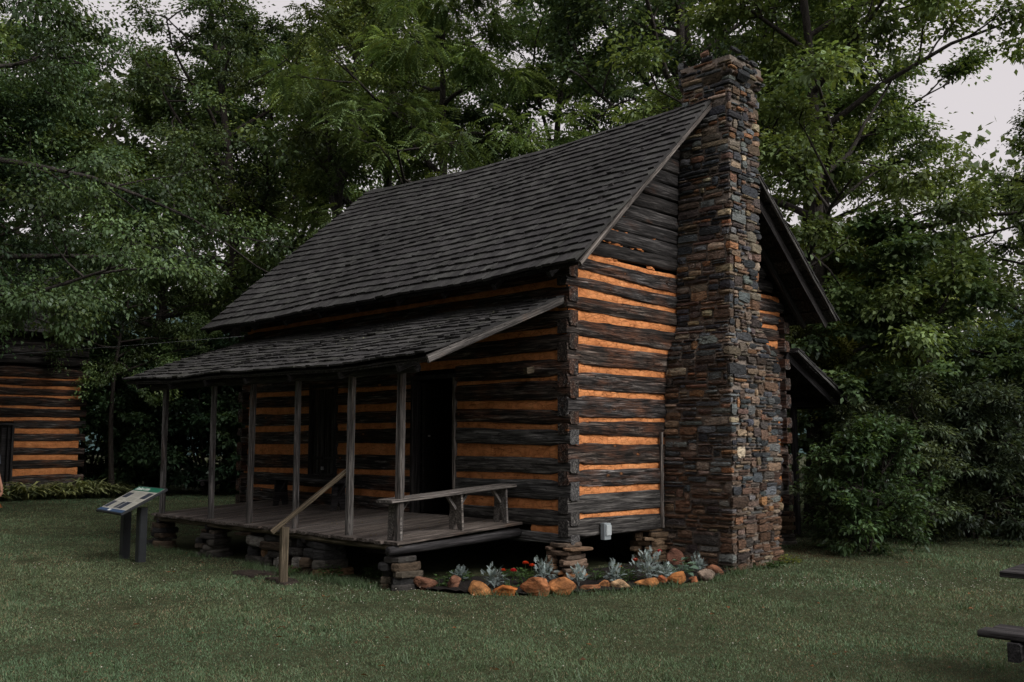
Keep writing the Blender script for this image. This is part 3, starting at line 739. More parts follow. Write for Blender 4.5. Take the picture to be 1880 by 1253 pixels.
beam('plate_log', rear_roof, (6.45, -.05, 2.17), (6.45, 7.1, 2.17), .08, .08, M['dark_wood'])

# ------------------------------------------------------------------ things on and by the cabin
def bench(name, label, p0, p1, seat_z, floor_z, legs, width=.27, material=M['old_wood'], th=.035):
    p0 = np.array(p0, float); p1 = np.array(p1, float); d = p1 - p0; L = np.linalg.norm(d); d /= L; nrm = np.array((-d[1], d[0]))
    b = tag(empty(name, (0, 0, 0)), label, 'bench', 'porch benches')
    beam('seat', b, (p0[0], p0[1], seat_z(0)), (p1[0], p1[1], seat_z(1)), th, width, material, 700 + int(L * 10), .003)
    for q in legs:
        c = p0 + d * L * q; zt = seat_z(q) - th / 2 - .001; zb = floor_z(c) - .002; w0 = width * .34; w1 = width * .42; t = .014
        prof = [(-w0, zt), (w0, zt), (w1, zb), (w1 * .35, zb), (0, zb + (zt - zb) * .38), (-w1 * .35, zb), (-w1, zb)]
        v = [(*(c + nrm * a + d * e), z) for e in (-t, t) for a, z in prof]; k = len(prof)
        f = [(0, 1, 4, 5), (5, 6, 0, 5)[:3], (1, 2, 3, 4)]
        f = [(0, 1, 4), (0, 4, 5), (0, 5, 6), (1, 2, 3), (1, 3, 4)]
        f += [tuple(x + k for x in reversed(q_)) for q_ in f] + [(i, i + k, (i + 1) % k + k, (i + 1) % k) for i in range(k)]
        link('leg', mesh(v, f, material), b)
        for sgn in (-1, 1):
            a = c + d * sgn * .022; e = c + d * sgn * .16
            if 0 < q + sgn * .16 / L < 1: beam('brace', b, (a[0], a[1], zt - .17), (e[0], e[1], zt - .005), .03, .05, material)
    return b
bench('porch_bench', 'long grey plank bench on splayed board legs at the open end of the porch', (-1.97, .92), (-.04, .94), lambda q: .925 + .105 * q, lambda c: fz(c[0]), (.08, .55, .93), .27)
bench('porch_bench', 'short dark bench against the porch wall beneath the shuttered window', (-.36, 5.68), (-.36, 3.85), lambda q: 1.0, lambda c: fz(c[0]), (.09, .91), .30, M['dark_wood'], .06)
# electrical box on the sill beam
eb = tag(empty('electrical_box', (.60, -.02, .40)), 'grey metal electrical outlet box on the lowest gable wall beam', 'electrical box')
def bevbox(x0, x1, y0, y1, z0, z1, b=.004):
    bm = bmesh.new(); bmesh.ops.create_cube(bm, size=1)
    for q in bm.verts: q.co = Vector((x0 + (q.co.x + .5) * (x1 - x0), y0 + (q.co.y + .5) * (y1 - y0), z0 + (q.co.z + .5) * (z1 - z0)))
    bmesh.ops.bevel(bm, geom=bm.edges[:], offset=b, segments=2, affect='EDGES'); me = bpy.data.meshes.new('box'); bm.to_mesh(me); bm.free(); return me
def mlink(name, me, m, parent=None, **kw): me.materials.append(m); return link(name, me, parent, **kw)
mlink('housing', bevbox(-.06, .06, -.065, .0, 0, .195), M['metal_box'], eb)
mlink('cover', bevbox(-.045, .052, -.085, -.063, .05, .175, .006), M['lid'], eb)
mlink('hinge', bevbox(-.05, -.03, -.072, -.06, .176, .188, .002), M['metal_box'], eb)
mlink('conduit', mesh(*tube_vf([(-.03, .20, .02), (-.3, .20, .01), (-.35, .20, -.03), (-.33, .20, -.40)], .011, 7), None, True), M['sign_frame'], eb)

# information sign beside the porch
sg = tag(empty('information_sign', (-2.78, 5.2, 0)), 'low slanted information sign with green header on two dark posts', 'sign')
for y in (.24, -.24): beam('sign_post', sg, (.0, y, -.02), (.0, y, .70 if y < 0 else .62), .115, .10, M['sign_frame'], None, .001)
pan = empty('panel_pivot'); bpy.data.objects.remove(pan)
ang = R(27)
panel = mlink('panel', bevbox(-.33, .33, -.47, .47, -.03, .0, .006), M['sign_frame'], sg)
panel.location = (-.06, -.03, .80); panel.rotation_euler = (0, -ang, R(-4))
def flat(name, x0, x1, y0, y1, m, z=.003):        # panel x: bottom(-) to top(+); y: reader's left(+) to right(-)
    return link(name, mesh(*box_vf(x0, x1, y0, y1, z - .002, z), m), panel)
flat('sheet', -.25, .30, -.44, .44, M['sign_paper'], .003)
flat('header_band', .20, .30, -.44, .44, M['sign_green'], .006)
flat('footer_band', -.31, -.252, -.45, .45, M['sign_blue'], .004)
for (x0, x1, y0, y1) in ((.02, .14, .22, .40), (.03, .17, -.40, -.22), (-.23, -.08, .28, .41), (-.23, -.08, -.02, .07), (-.23, -.07, -.22, -.05)): flat('photo_print', x0, x1, y0, y1, M['sign_photo'], .006)
for (x0, x1, y0, y1) in ((.06, .18, -.19, .2), (.15, .18, .22, .4), (-.05, .01, .2, .41), (-.05, .05, -.19, .17), (-.05, .02, -.4, -.22), (-.23, -.08, .09, .26), (-.23, -.08, -.42, -.25)):
    nl = max(2, int((x1 - x0) / .022))
    for k in range(nl): flat('text_line', x0 + (x1 - x0) * (k + .25) / nl, x0 + (x1 - x0) * (k + .75) / nl, y0, y1 - random.uniform(0, .25) * (y1 - y0) * (k == 0), M['sign_text'], .005)
flat('logo', -.30, -.262, .02, .10, M['sign_white'], .006)
def text_mesh(txt, size):
    c = bpy.data.curves.new('lettering', 'FONT'); c.body = txt; c.size = size; c.extrude = .0008
    o = bpy.data.objects.new('lettering', c); COL.objects.link(o); dg = bpy.context.evaluated_depsgraph_get()
    me = bpy.data.meshes.new_from_object(o.evaluated_get(dg)); bpy.data.objects.remove(o); return me
tm = text_mesh('Cabin', .085); tm.materials.clear(); tm.materials.append(M['sign_white'])
link('lettering', tm, panel, (.222, .135, .0075), (0, 0, R(-90)))
yy = .40
for k in range(6):
    w = random.uniform(.022, .04); h = .06 if k in (0, 3) else .042
    flat('letter', .222, .222 + h, yy - w, yy, M['sign_white'], .008); flat('letter_gap', .230, .222 + h - .008, yy - w + .008, yy - .008, M['sign_green'], .009); yy -= w + .008

# picnic table at the right edge
pt = tag(empty('picnic_table', (-1.9, -6.0, 0), R(0)), 'dark wooden picnic table cut off by the right edge of the frame', 'picnic table', 'picnic tables')
def picnic(p, dark):
    for k in range(5): beam('table_plank', p, (-.19 + .15 * k + .02, .86, .72), (-.19 + .15 * k + .02, -1.0, .72), .04, .142, dark)
    for x0 in (-.05, .55 + .28 + .0):
        pass
    for x0 in (.0, .15, -1, ):
        pass
    for off in (-.72, .92):
        for k in range(2): beam('seat_plank', p, (off + .15 * k, .83 - .04 * k, .425), (off + .15 * k, -1.0, .425), .045, .142, dark)
    for y in (.62, -.75):
        beam('seat_support', p, (-.82, y, .345), (1.16, y, .345), .11, .075, dark); beam('top_support', p, (-.18, y, .655), (.46, y, .655), .085, .075, dark)
        beam('leg', p, (-.30, y + .06, -.01), (.02, y + .06, .66), .09, .06, dark); beam('leg', p, (.62, y + .06, -.01), (.27, y + .06, .66), .09, .06, dark)
for o in []: pass
picnic(pt, M['table_wood'])
pt.location = (-1.40, -5.98, 0)
p2 = tag(empty('picnic_table', (5.6, 17.2, 0), R(25)), 'picnic table far back on the lawn before the dark bushes', 'picnic table', 'picnic tables')
picnic(p2, M['table_wood'])

# stones
def rock_me(w, d, h, seed, col, sub=3, rough=.16, facet=.5):
    bm = bmesh.new(); bmesh.ops.create_icosphere(bm, subdivisions=sub, radius=1); g = np.random.RandomState(seed)
    pl = [(Vector(g.normal(size=3)).normalized(), g.uniform(.38, .8)) for _ in range(12)]
    for q in bm.verts:
        p = q.co.copy()
        for n_, dd in pl:
            e = p.dot(n_) - dd
            if e > 0: p -= n_ * e * min(.95, facet * 1.9)
        nz = sum(math.sin(p.dot(Vector(g2)) * 3.1 + k) for k, g2 in enumerate(RV[seed % 5])) * .05 * rough * 4
        p *= 1 + nz; q.co = Vector((p.x * w / 2, p.y * d / 2, p.z * h * .62 + h * .38))
    me = bpy.data.meshes.new('rock'); bm.to_mesh(me); bm.free()
    a = me.attributes.new('col', 'FLOAT_COLOR', 'POINT'); n_ = len(me.vertices)
    co = np.empty(n_ * 3); me.vertices.foreach_get('co', co); co = co.reshape(-1, 3)
    k = (np.sin(co @ g.normal(size=3) * 14 + 1) + np.sin(co @ g.normal(size=3) * 31)) * .2 + 1
    c = np.array(col)[None] * k[:, None]; a.data.foreach_set('color', np.hstack([c, np.ones((n_, 1))]).astype(np.float32).ravel())
    me.materials.append(M['rock']); me.polygons.foreach_set('use_smooth', [True] * len(me.polygons)); return me
RV = [[np.random.normal(size=3) * 1.5 for _ in range(4)] for _ in range(5)]
OR = (.46, .15, .035); BR = (.16, .075, .045); PALE = (.46, .30, .17); MOT = (.17, .13, .10); RED = (.24, .075, .03)
ROCKS = [((-1.69, .56, .28, .17), BR, 'squarish reddish brown border stone nearest the porch pier'), ((-1.49, .36, .16, .18), BR, 'small upright brown border stone, second from the porch pier'),
         ((-1.51, -.07, .25, .16), (.38, .17, .06), 'mottled yellow orange border stone just left of the low arched one'), ((-1.34, -.30, .28, .15), OR, 'low arched rust orange border stone left of the peaked one'),
         ((-1.14, -.50, .27, .21), (.30, .12, .05), 'tall peaked orange brown border stone, the highest of the edging'), ((-.92, -.68, .28, .17), (.34, .14, .05), 'tilted orange border stone right of the peaked one'),
         ((-.56, -.75, .29, .11), (.24, .10, .045), 'long flat brown border stone below the electrical box'), ((-.29, -.77, .15, .10), (.30, .13, .05), 'small orange border stone touching the pale one'),
         ((-.22, -.94, .22, .12), PALE, 'pale cream border stone, the lightest of the edging'), ((.13, -.99, .23, .13), (.42, .18, .06), 'streaked orange border stone right of the pale one'),
         ((.34, -1.05, .16, .14), RED, 'red brown upright border stone left of the big dark streaked one'), ((.53, -1.13, .26, .18), (.40, .16, .05), 'big rounded orange border stone below the broad leaved plant'),
         ((.75, -1.18, .12, .09), (.28, .11, .05), 'smallest orange border stone beside the mottled grey one'), ((.96, -1.22, .29, .13), MOT, 'mottled grey brown border stone near the chimney foot'),
         ((1.41, -.95, .29, .12), (.20, .085, .045), 'flat brown border stone against the chimney foot')]
for k, ((x, y, w, h), c, lab) in enumerate(ROCKS):
    o = link('border_stone', rock_me(w * 1.24, w * random.uniform(.75, .95), h * 1.2, 40 + k, c), None, (x + .03, y + .03, -.03), (random.uniform(-.1, .1), random.uniform(-.1, .1), R(-45 + random.uniform(-25, 25))))
    tag(o, lab, 'stone', 'stones edging the flower bed')
o = link('leaning_slab', rock_me(.24, .08, .27, 77, (.13, .06, .04), rough=.1, facet=.8), None, (1.66, -.30, -.02), (R(-12), 0, R(-60))); tag(o, 'reddish brown slab leaning on the chimney behind the plants', 'stone')
o = link('lawn_stone', rock_me(.42, .34, .26, 78, (.36, .14, .05)), None, (-.95, 16.45, -.02)); tag(o, 'orange stone on the lawn at the left edge of the frame', 'stone')
g = random.Random(5)
for k, (x, y, rx, ry, lab) in enumerate(((-2.30, 2.95, .36, .22, 'dark flat step stone left of the handrail post'), (-2.38, 2.18, .30, .15, 'dark flat step stone at the foot of the handrail post'))):
    v, f = slab_vf(x, y, -.05, .022, rx, ry, R(80), g, 13, .32); o = link('step_stone', mesh(v, f, M['pier'], False, (.045, .034, .028))); tag(o, lab, 'stone', 'step stones before the porch')

# flower bed
bed = [(-1.72, .58), (-1.62, .15), (-1.48, -.08), (-1.17, -.52), (-.73, -.75), (-.31, -.98), (.13, -1.05), (.5, -1.16), (1.14, -1.18), (1.7, -1.06), (1.78, .1), (-.05, .25), (-.9, .95), (-1.6, .8)]
bm = bmesh.new(); bv = [bm.verts.new((x, y, .02)) for x, y in bed]; bm.faces.new(bv); bmesh.ops.triangulate(bm, faces=bm.faces[:]); bmesh.ops.subdivide_edges(bm, edges=bm.edges[:], cuts=5, use_grid_fill=True)
for q in bm.verts: q.co.z = .012 + random.uniform(0, .03)
me = bpy.data.meshes.new('bed'); bm.to_mesh(me); bm.free(); me.materials.append(M['mulch']); tag(link('flower_bed', me), kind='structure')

def leaf_card(base, direction, normal, L, W, fold=.25):
    d = np.asarray(direction, float); d /= np.linalg.norm(d); n_ = np.asarray(normal, float); s = np.cross(d, n_); s /= (np.linalg.norm(s) + 1e-9); n_ = np.cross(s, d)
    b = np.asarray(base, float)
    return b, b + d * L * .45 + s * W / 2 + n_ * W * fold, b + d * L, b + d * L * .45 - s * W / 2 + n_ * W * fold
def dusty_miller(x, y, w, h, seed, label):
    w *= 1.2; h *= .98 * (.85 + .3 * ((seed * 37) % 10) / 10)
    g = random.Random(seed); Q = []; Cc = []
    for k in range(int(84 * max(1, w / .25))):
        a = g.uniform(0, 6.28); ph = math.acos(1 - g.uniform(0, 1.0)); rr = g.uniform(.5, 1.12)
        tip = np.array((math.cos(a) * math.sin(ph) * w / 2 * rr, math.sin(a) * math.sin(ph) * w / 2 * rr, h * (.22 + .78 * math.cos(ph)) * rr))
        d = tip - np.array((0, 0, h * .28)); d /= np.linalg.norm(d) + 1e-9; d = d + np.array((g.uniform(-.4, .4), g.uniform(-.4, .4), g.uniform(-.35, .35))); d /= np.linalg.norm(d); L = g.uniform(.045, .085); base = tip - d * L
        nrm = np.array((g.uniform(-.5, .5), g.uniform(-.5, .5), 1)); s = np.cross(d, nrm); s /= np.linalg.norm(s) + 1e-9; up = np.cross(s, d)
        tone = g.uniform(.45, 1.25); col = np.array((.31, .38, .375)) * tone * (.85 + .3 * ((seed * 53) % 10) / 10)
        Q.append((base - s * .004, base + s * .004, tip + s * .003, tip - s * .003)); Cc.append(col)
        for q in range(5):
            c = base + d * L * (.25 + .17 * q); ll = L * (.38 - .05 * q)
            for sg_ in (-1, 1):
                dd = d * .65 + s * sg_ + up * .25; b4 = leaf_card(c, dd, up, ll, ll * .40, .15); Q.append(b4); Cc.append(col * g.uniform(.85, 1.15))
    p = tag(empty('dusty_miller', (x, y, .02), g.uniform(0, 6)), label, 'plant', 'silver leaved bedding plants')
    v, f = MB(), None
    for k in range(5):
        a = g.uniform(0, 6.28); v.add(*tube_vf([(0, 0, -.01), (math.cos(a) * w * .1, math.sin(a) * w * .1, h * .45), (math.cos(a) * w * .2, math.sin(a) * w * .2, h * .7)], .004, 4), (.30, .34, .33))
    link('stem', v.mesh(M['silver']), p); link('foliage', quads_mesh(np.array(Q), 4, M['silver'], np.array(Cc)), p)
for k, (x, y, w, h, lab) in enumerate(((-1.21, .54, .20, .27, 'small silver leaved plant in front of the dark space under the porch'), (-1.19, .03, .28, .26, 'spreading silver leaved plant above the low arched border stone'),
        (-.60, -.14, .29, .32, 'tall silver leaved plant standing before the corner pier'), (-.42, -.49, .23, .28, 'silver leaved plant just right of the corner pier'),
        (-.12, -.74, .23, .26, 'silver leaved plant below and right of the electrical box'), (.36, -.84, .36, .38, 'largest silver leaved plant, in front of the leaning slab'),
        (.56, -.93, .26, .25, 'low silver leaved plant beside the broad leaved plant'), (1.26, -.90, .18, .22, 'small silver leaved plant next to the chimney'))): dusty_miller(x, y, w, h, 60 + k, lab)
def broad_plant(name, x, y, w, h, nl, ll, col, label, cat='plant', group=None, seed=0, flowers=(), up=.5):
    g = random.Random(seed); Q = []; Cc = []
    p = tag(empty(name, (x, y, .0), 0), label, cat, group)
    st = MB()
    for k in range(nl):
        a = g.uniform(0, 6.28); r = w / 2 * math.sqrt(g.random()); z = h * g.uniform(.25, 1.0) * (1 - .4 * r / (w / 2)); d = (math.cos(a), math.sin(a), g.uniform(-.3, up))
        L = ll * g.uniform(.7, 1.2); c = np.array(col) * g.uniform(.6, 1.3); Q.append(leaf_card((math.cos(a) * r * .8, math.sin(a) * r * .8, z), d, (g.uniform(-.4, .4), g.uniform(-.4, .4), 1), L, L * g.uniform(.55, .75))); Cc.append(c)
        if k % 4 == 0: st.add(*tube_vf([(0, 0, -.01), (math.cos(a) * r * .8, math.sin(a) * r * .8, z)], .003, 3), np.array(col) * .8)
    link('stem', st.mesh(M['leafc']), p); link('foliage', quads_mesh(np.array(Q), 4, M['leafc'], np.array(Cc)), p)
    for (fx, fy, fzz, m, r) in flowers:
        fm_ = MB()
        for k in range(34):
            a = k * 2.4; e = (k / 34) ** .5; dz = math.sqrt(max(0, 1 - e * e)); d = np.array((math.cos(a) * (e + .15), math.sin(a) * (e + .15), dz * .9 + .1))
            q = leaf_card(np.array((fx - x, fy - y, fzz)) + d * r * .35, d, (0, 0, 1) if e > .3 else (1, 0, .2), r * .75, r * .55); fm_.add(q, [(0, 1, 2, 3)])
        link('flower_head', fm_.mesh(M[m]), p); link('flower_stalk', mesh(*tube_vf([(0, 0, 0), ((fx - x) * .8, (fy - y) * .8, fzz * .6), (fx - x, fy - y, fzz)], .003, 4), M['leaf'], False, (.05, .09, .03)), p)
    return p
GR = (.075, .13, .045)
broad_plant('broad_leaved_plant', .93, -.88, .32, .24, 46, .10, (.13, .20, .15), 'pale green broad leaved plant at the chimney foot', seed=1)
broad_plant('marigold', -.80, -.05, .2, .2, 46, .045, GR, 'marigold with two orange heads left of the corner pier', 'flower', 'flowers in the bed', 2, ((-.86, -.12, .25, 'flower_orange', .04), (-.77, -.13, .22, 'flower_orange', .036)))
broad_plant('marigold', -1.08, -.12, .17, .15, 34, .04, GR, 'flower with faded red heads beside the spreading silver plant', 'flower', 'flowers in the bed', 3, ((-1.10, -.17, .2, 'flower_red', .04), (-1.18, -.10, .21, 'flower_orange', .03)))
broad_plant('marigold', .24, -.66, .2, .19, 46, .045, GR, 'marigold with one orange and one yellow head left of the largest silver plant', 'flower', 'flowers in the bed', 4, ((.26, -.74, .24, 'flower_orange', .036), (.12, -.62, .17, 'flower_yellow', .034)))
broad_plant('geranium', .52, -.76, .2, .28, 30, .05, GR, 'bright pinkish red flower poking out above the largest silver plant', 'flower', 'flowers in the bed', 5, ((.50, -.90, .33, 'flower_red', .032),))
for k, (x, y, w, h, lab) in enumerate(((-1.47, .58, .2, .14, 'green leafy weed between the two brown border stones'), (-1.05, .72, .34, .16, 'round leaved weed behind the small silver plant'), (-.42, .42, .4, .14, 'low weed in shade behind the marigolds'),
        (.02, -.36, .22, .17, 'green weed right of the corner pier'), (.45, -.42, .24, .15, 'weed in the shade below the sill beam'), (-1.45, 1.62, .5, .16, 'weed patch under the porch edge right of the handrail'),
        (-1.85, 2.05, .32, .15, 'weed tuft at the handrail post foot'), (-2.12, 2.5, .3, .12, 'weed tuft between the two step stones'), (2.45, -1.24, .25, .1, 'weed at the outer corner of the chimney foot'), (3.0, -1.12, .4, .10, 'yellowish weed patch right of the chimney'))):
    broad_plant('weed', x, y, w, h, int(60 * w / .2), .045, (.06, .105, .035) if k != 9 else (.14, .16, .03), lab, 'weed', 'weeds around the cabin', 20 + k)

# ------------------------------------------------------------------ the second log cabin, far left
c2 = tag(empty('log_cabin', (2.03, 19.36, 0)), 'smaller log cabin with orange chinking half hidden by leaves at far left', 'log cabin', 'log cabins')
LR = [(3.55, 3.48), (3.207, 3.16), (2.987, 2.92), (2.738, 2.68), (2.445, 2.387), (2.153, 2.073), (1.862, 1.731), (1.527, 1.353), (1.164, 1.019), (.816, .635)]
W2, D2 = 6.2, 5.0; DX = -1.75
mb = MB(); mb.add(*box_vf(-W2 + .1, DX - .9, .1, .14, .35, 4.45)); mb.add(*box_vf(DX, -.1, .1, .14, .35, 4.45)); mb.add(*box_vf(DX - .9, DX, .1, .14, 1.95, 4.45))
w2 = link('front_wall', mb.mesh(M['dark_in']), c2)
for k in range(4):
    v, f = timber_vf(W2 + .1, const(3.56 + .235 * (k + 1) - .012), const(3.56 + .235 * k), .15, 5900 + k * 7, .012, .012, .2, -W2, neck=(False, True)); link('log', mesh(v, f, M['board']), w2, (0, .15, 0))
for i in range(len(LR) + 1):
    if i == 0: continue
    a = LR[i - 1][1]; b = LR[i][0] if i < len(LR) else .37
    for x0, x1 in (((-W2, DX - .9), (DX, .1)) if b < 1.93 else ((-W2, .1),)):
        v, f = timber_vf(x1 - x0, const(a), const(b), .15, 5000 + i * 9 + int(x1), .016, .012, .2, x0, neck=(False, x1 > 0)); link('log', mesh(v, f, M['log']), w2, (0, .15, 0))
        if i < len(LR) and not (LR[i][1] < 1.93 <= b):
            pass
    if i < len(LR):
        if i == 0: continue
        for x0, x1 in (((-W2, DX - .9), (DX, -.06)) if LR[i][0] < 1.93 else ((-W2, -.06),)):
            v, f = clay_vf(x1 - x0, const(LR[i][0]), const(LR[i][1]), 5200 + i, x0, step=.08); link('chinking', mesh(v, f, M['clay'], True), w2, (0, .15, 0))
mb = MB()
for (x0, x1, y0, y1) in ((-.12, .0, .15, D2), (-W2, -W2 + .12, .15, D2), (-W2, 0, D2 - .12, D2)): mb.add(*box_vf(x0 + .02, x1 - .02, y0 + .02, y1, .37, 4.45))
link('side_wall', mb.mesh(M['board']), c2)
dfm = link('door_frame', mesh(*box_vf(DX - .95, DX + .05, -.03, .1, 1.94, 2.0), M['dark_wood']), c2)
for x in (DX, DX - .9): beam('jamb', dfm, (x, .05, .38), (x, .05, 1.94), .06, .16, M['dark_wood'], roll=R(90))
dd = link('door', mesh(*box_vf(DX - .87, DX - .03, .06, .09, .4, 1.93), M['dark_wood']), c2)
for k in range(5): beam('plank', dd, (DX - .79 + .168 * k, .045, .41), (DX - .79 + .168 * k, .045, 1.92), .02, .16, M['board'], roll=R(90))
fn2 = bil((.2, -.25, 4.4), (-W2 - .35, -.25, 4.4), (.2, 2.5, 6.5), (-W2 - .35, 2.5, 6.5)); fn3 = bil((-W2 - .35, 5.25, 4.4), (.2, 5.25, 4.4), (-W2 - .35, 2.5, 6.5), (.2, 2.5, 6.5))
mb = MB(); mb.add(*deck(*fn2)); mb.add(*deck(*fn3)); r2 = link('roof', mb.mesh(M['dark_wood']), c2)
mb = MB(); mb.add([(0, .1, 4.45), (0, 4.9, 4.45), (0, 2.5, 6.3), (-.04, .1, 4.45), (-.04, 4.9, 4.45), (-.04, 2.5, 6.3)], [(0, 1, 2), (5, 4, 3), (0, 3, 4, 1), (1, 4, 5, 2), (2, 5, 3, 0)]); link('gable_end', mb.mesh(M['board']), c2)
mb = MB()
for fn in (fn2, fn3):
    for a, q, c in shingle_roof('x', fn, 6.9, 3.8, .19, T_MAIN, .14, .3, seed=6, front=False, over=0): mb.add(q, SF, c)
tag(link('shingle_field', mb.mesh(M['shingle']), r2), kind='stuff')
fd = link('foundation', mesh(*box_vf(-W2 + .1, -.02, .03, D2, -.1, .36), M['mortar']), c2)
g = random.Random(77); CORE_keep = CORE
for (u0, u1, a, b) in pack(3.6, -.02, .36, 79, ()):
    r = stone_vf(u0, u1, a, b, lambda u, z, o: (-3.62 + u, .03 - o - .03, z), g, ())
    if r: link('stone', mesh(r[0], r[1], M['pier'], False, np.array((.17, .15, .13)) * g.uniform(.6, 1.2)), fd)

# strap-leaved clumps before it
def strap_clump(seed, nb=120, L=.75):
    g = np.random.RandomState(seed); Q = []; Cc = []
    for k in range(nb):
        a = g.uniform(0, 6.28); l = L * g.uniform(.6, 1.1); w = g.uniform(.012, .022); r0 = g.uniform(0, .12); lean = g.uniform(.25, 1.0); col = np.array((.34, .38, .19)) * g.uniform(.35, 1.4)
        p = np.array((math.cos(a) * r0, math.sin(a) * r0, 0.0)); d = np.array((math.cos(a) * lean, math.sin(a) * lean, 1.0)); d /= np.linalg.norm(d); s = np.array((-math.sin(a), math.cos(a), 0))
        for q in range(4):
            e = p + d * l / 4; w2_ = w * (1 - .28 * (q + 1)) if q == 3 else w
            Q.append((p - s * w, p + s * w, e + s * w2_, e - s * w2_)); Cc.append(col * (.8 + .1 * q)); p = e; d = d + np.array((math.cos(a) * .28, math.sin(a) * .28, -.42)); d /= np.linalg.norm(d)
    return quads_mesh(np.array(Q), 4, M['leaf'], np.array(Cc))
sc_me = [strap_clump(1), strap_clump(2), strap_clump(3)]
for k in range(9):
    o = link('lily_clump', sc_me[k % 3], None, (2.55 - .42 * k + random.uniform(-.08, .08), 18.75 - .03 * k + random.uniform(-.12, .12), 0), (0, 0, random.uniform(0, 6)), random.uniform(1.05, 1.45))
    tag(o, ('rightmost', 'second from right', 'third from right', 'fourth from right', 'fifth from right', 'sixth from right', 'seventh from right', 'eighth from right', 'leftmost')[k] + ' clump of arching strap leaves before the far left cabin', 'plant', 'strap leaved clumps before the far cabin')

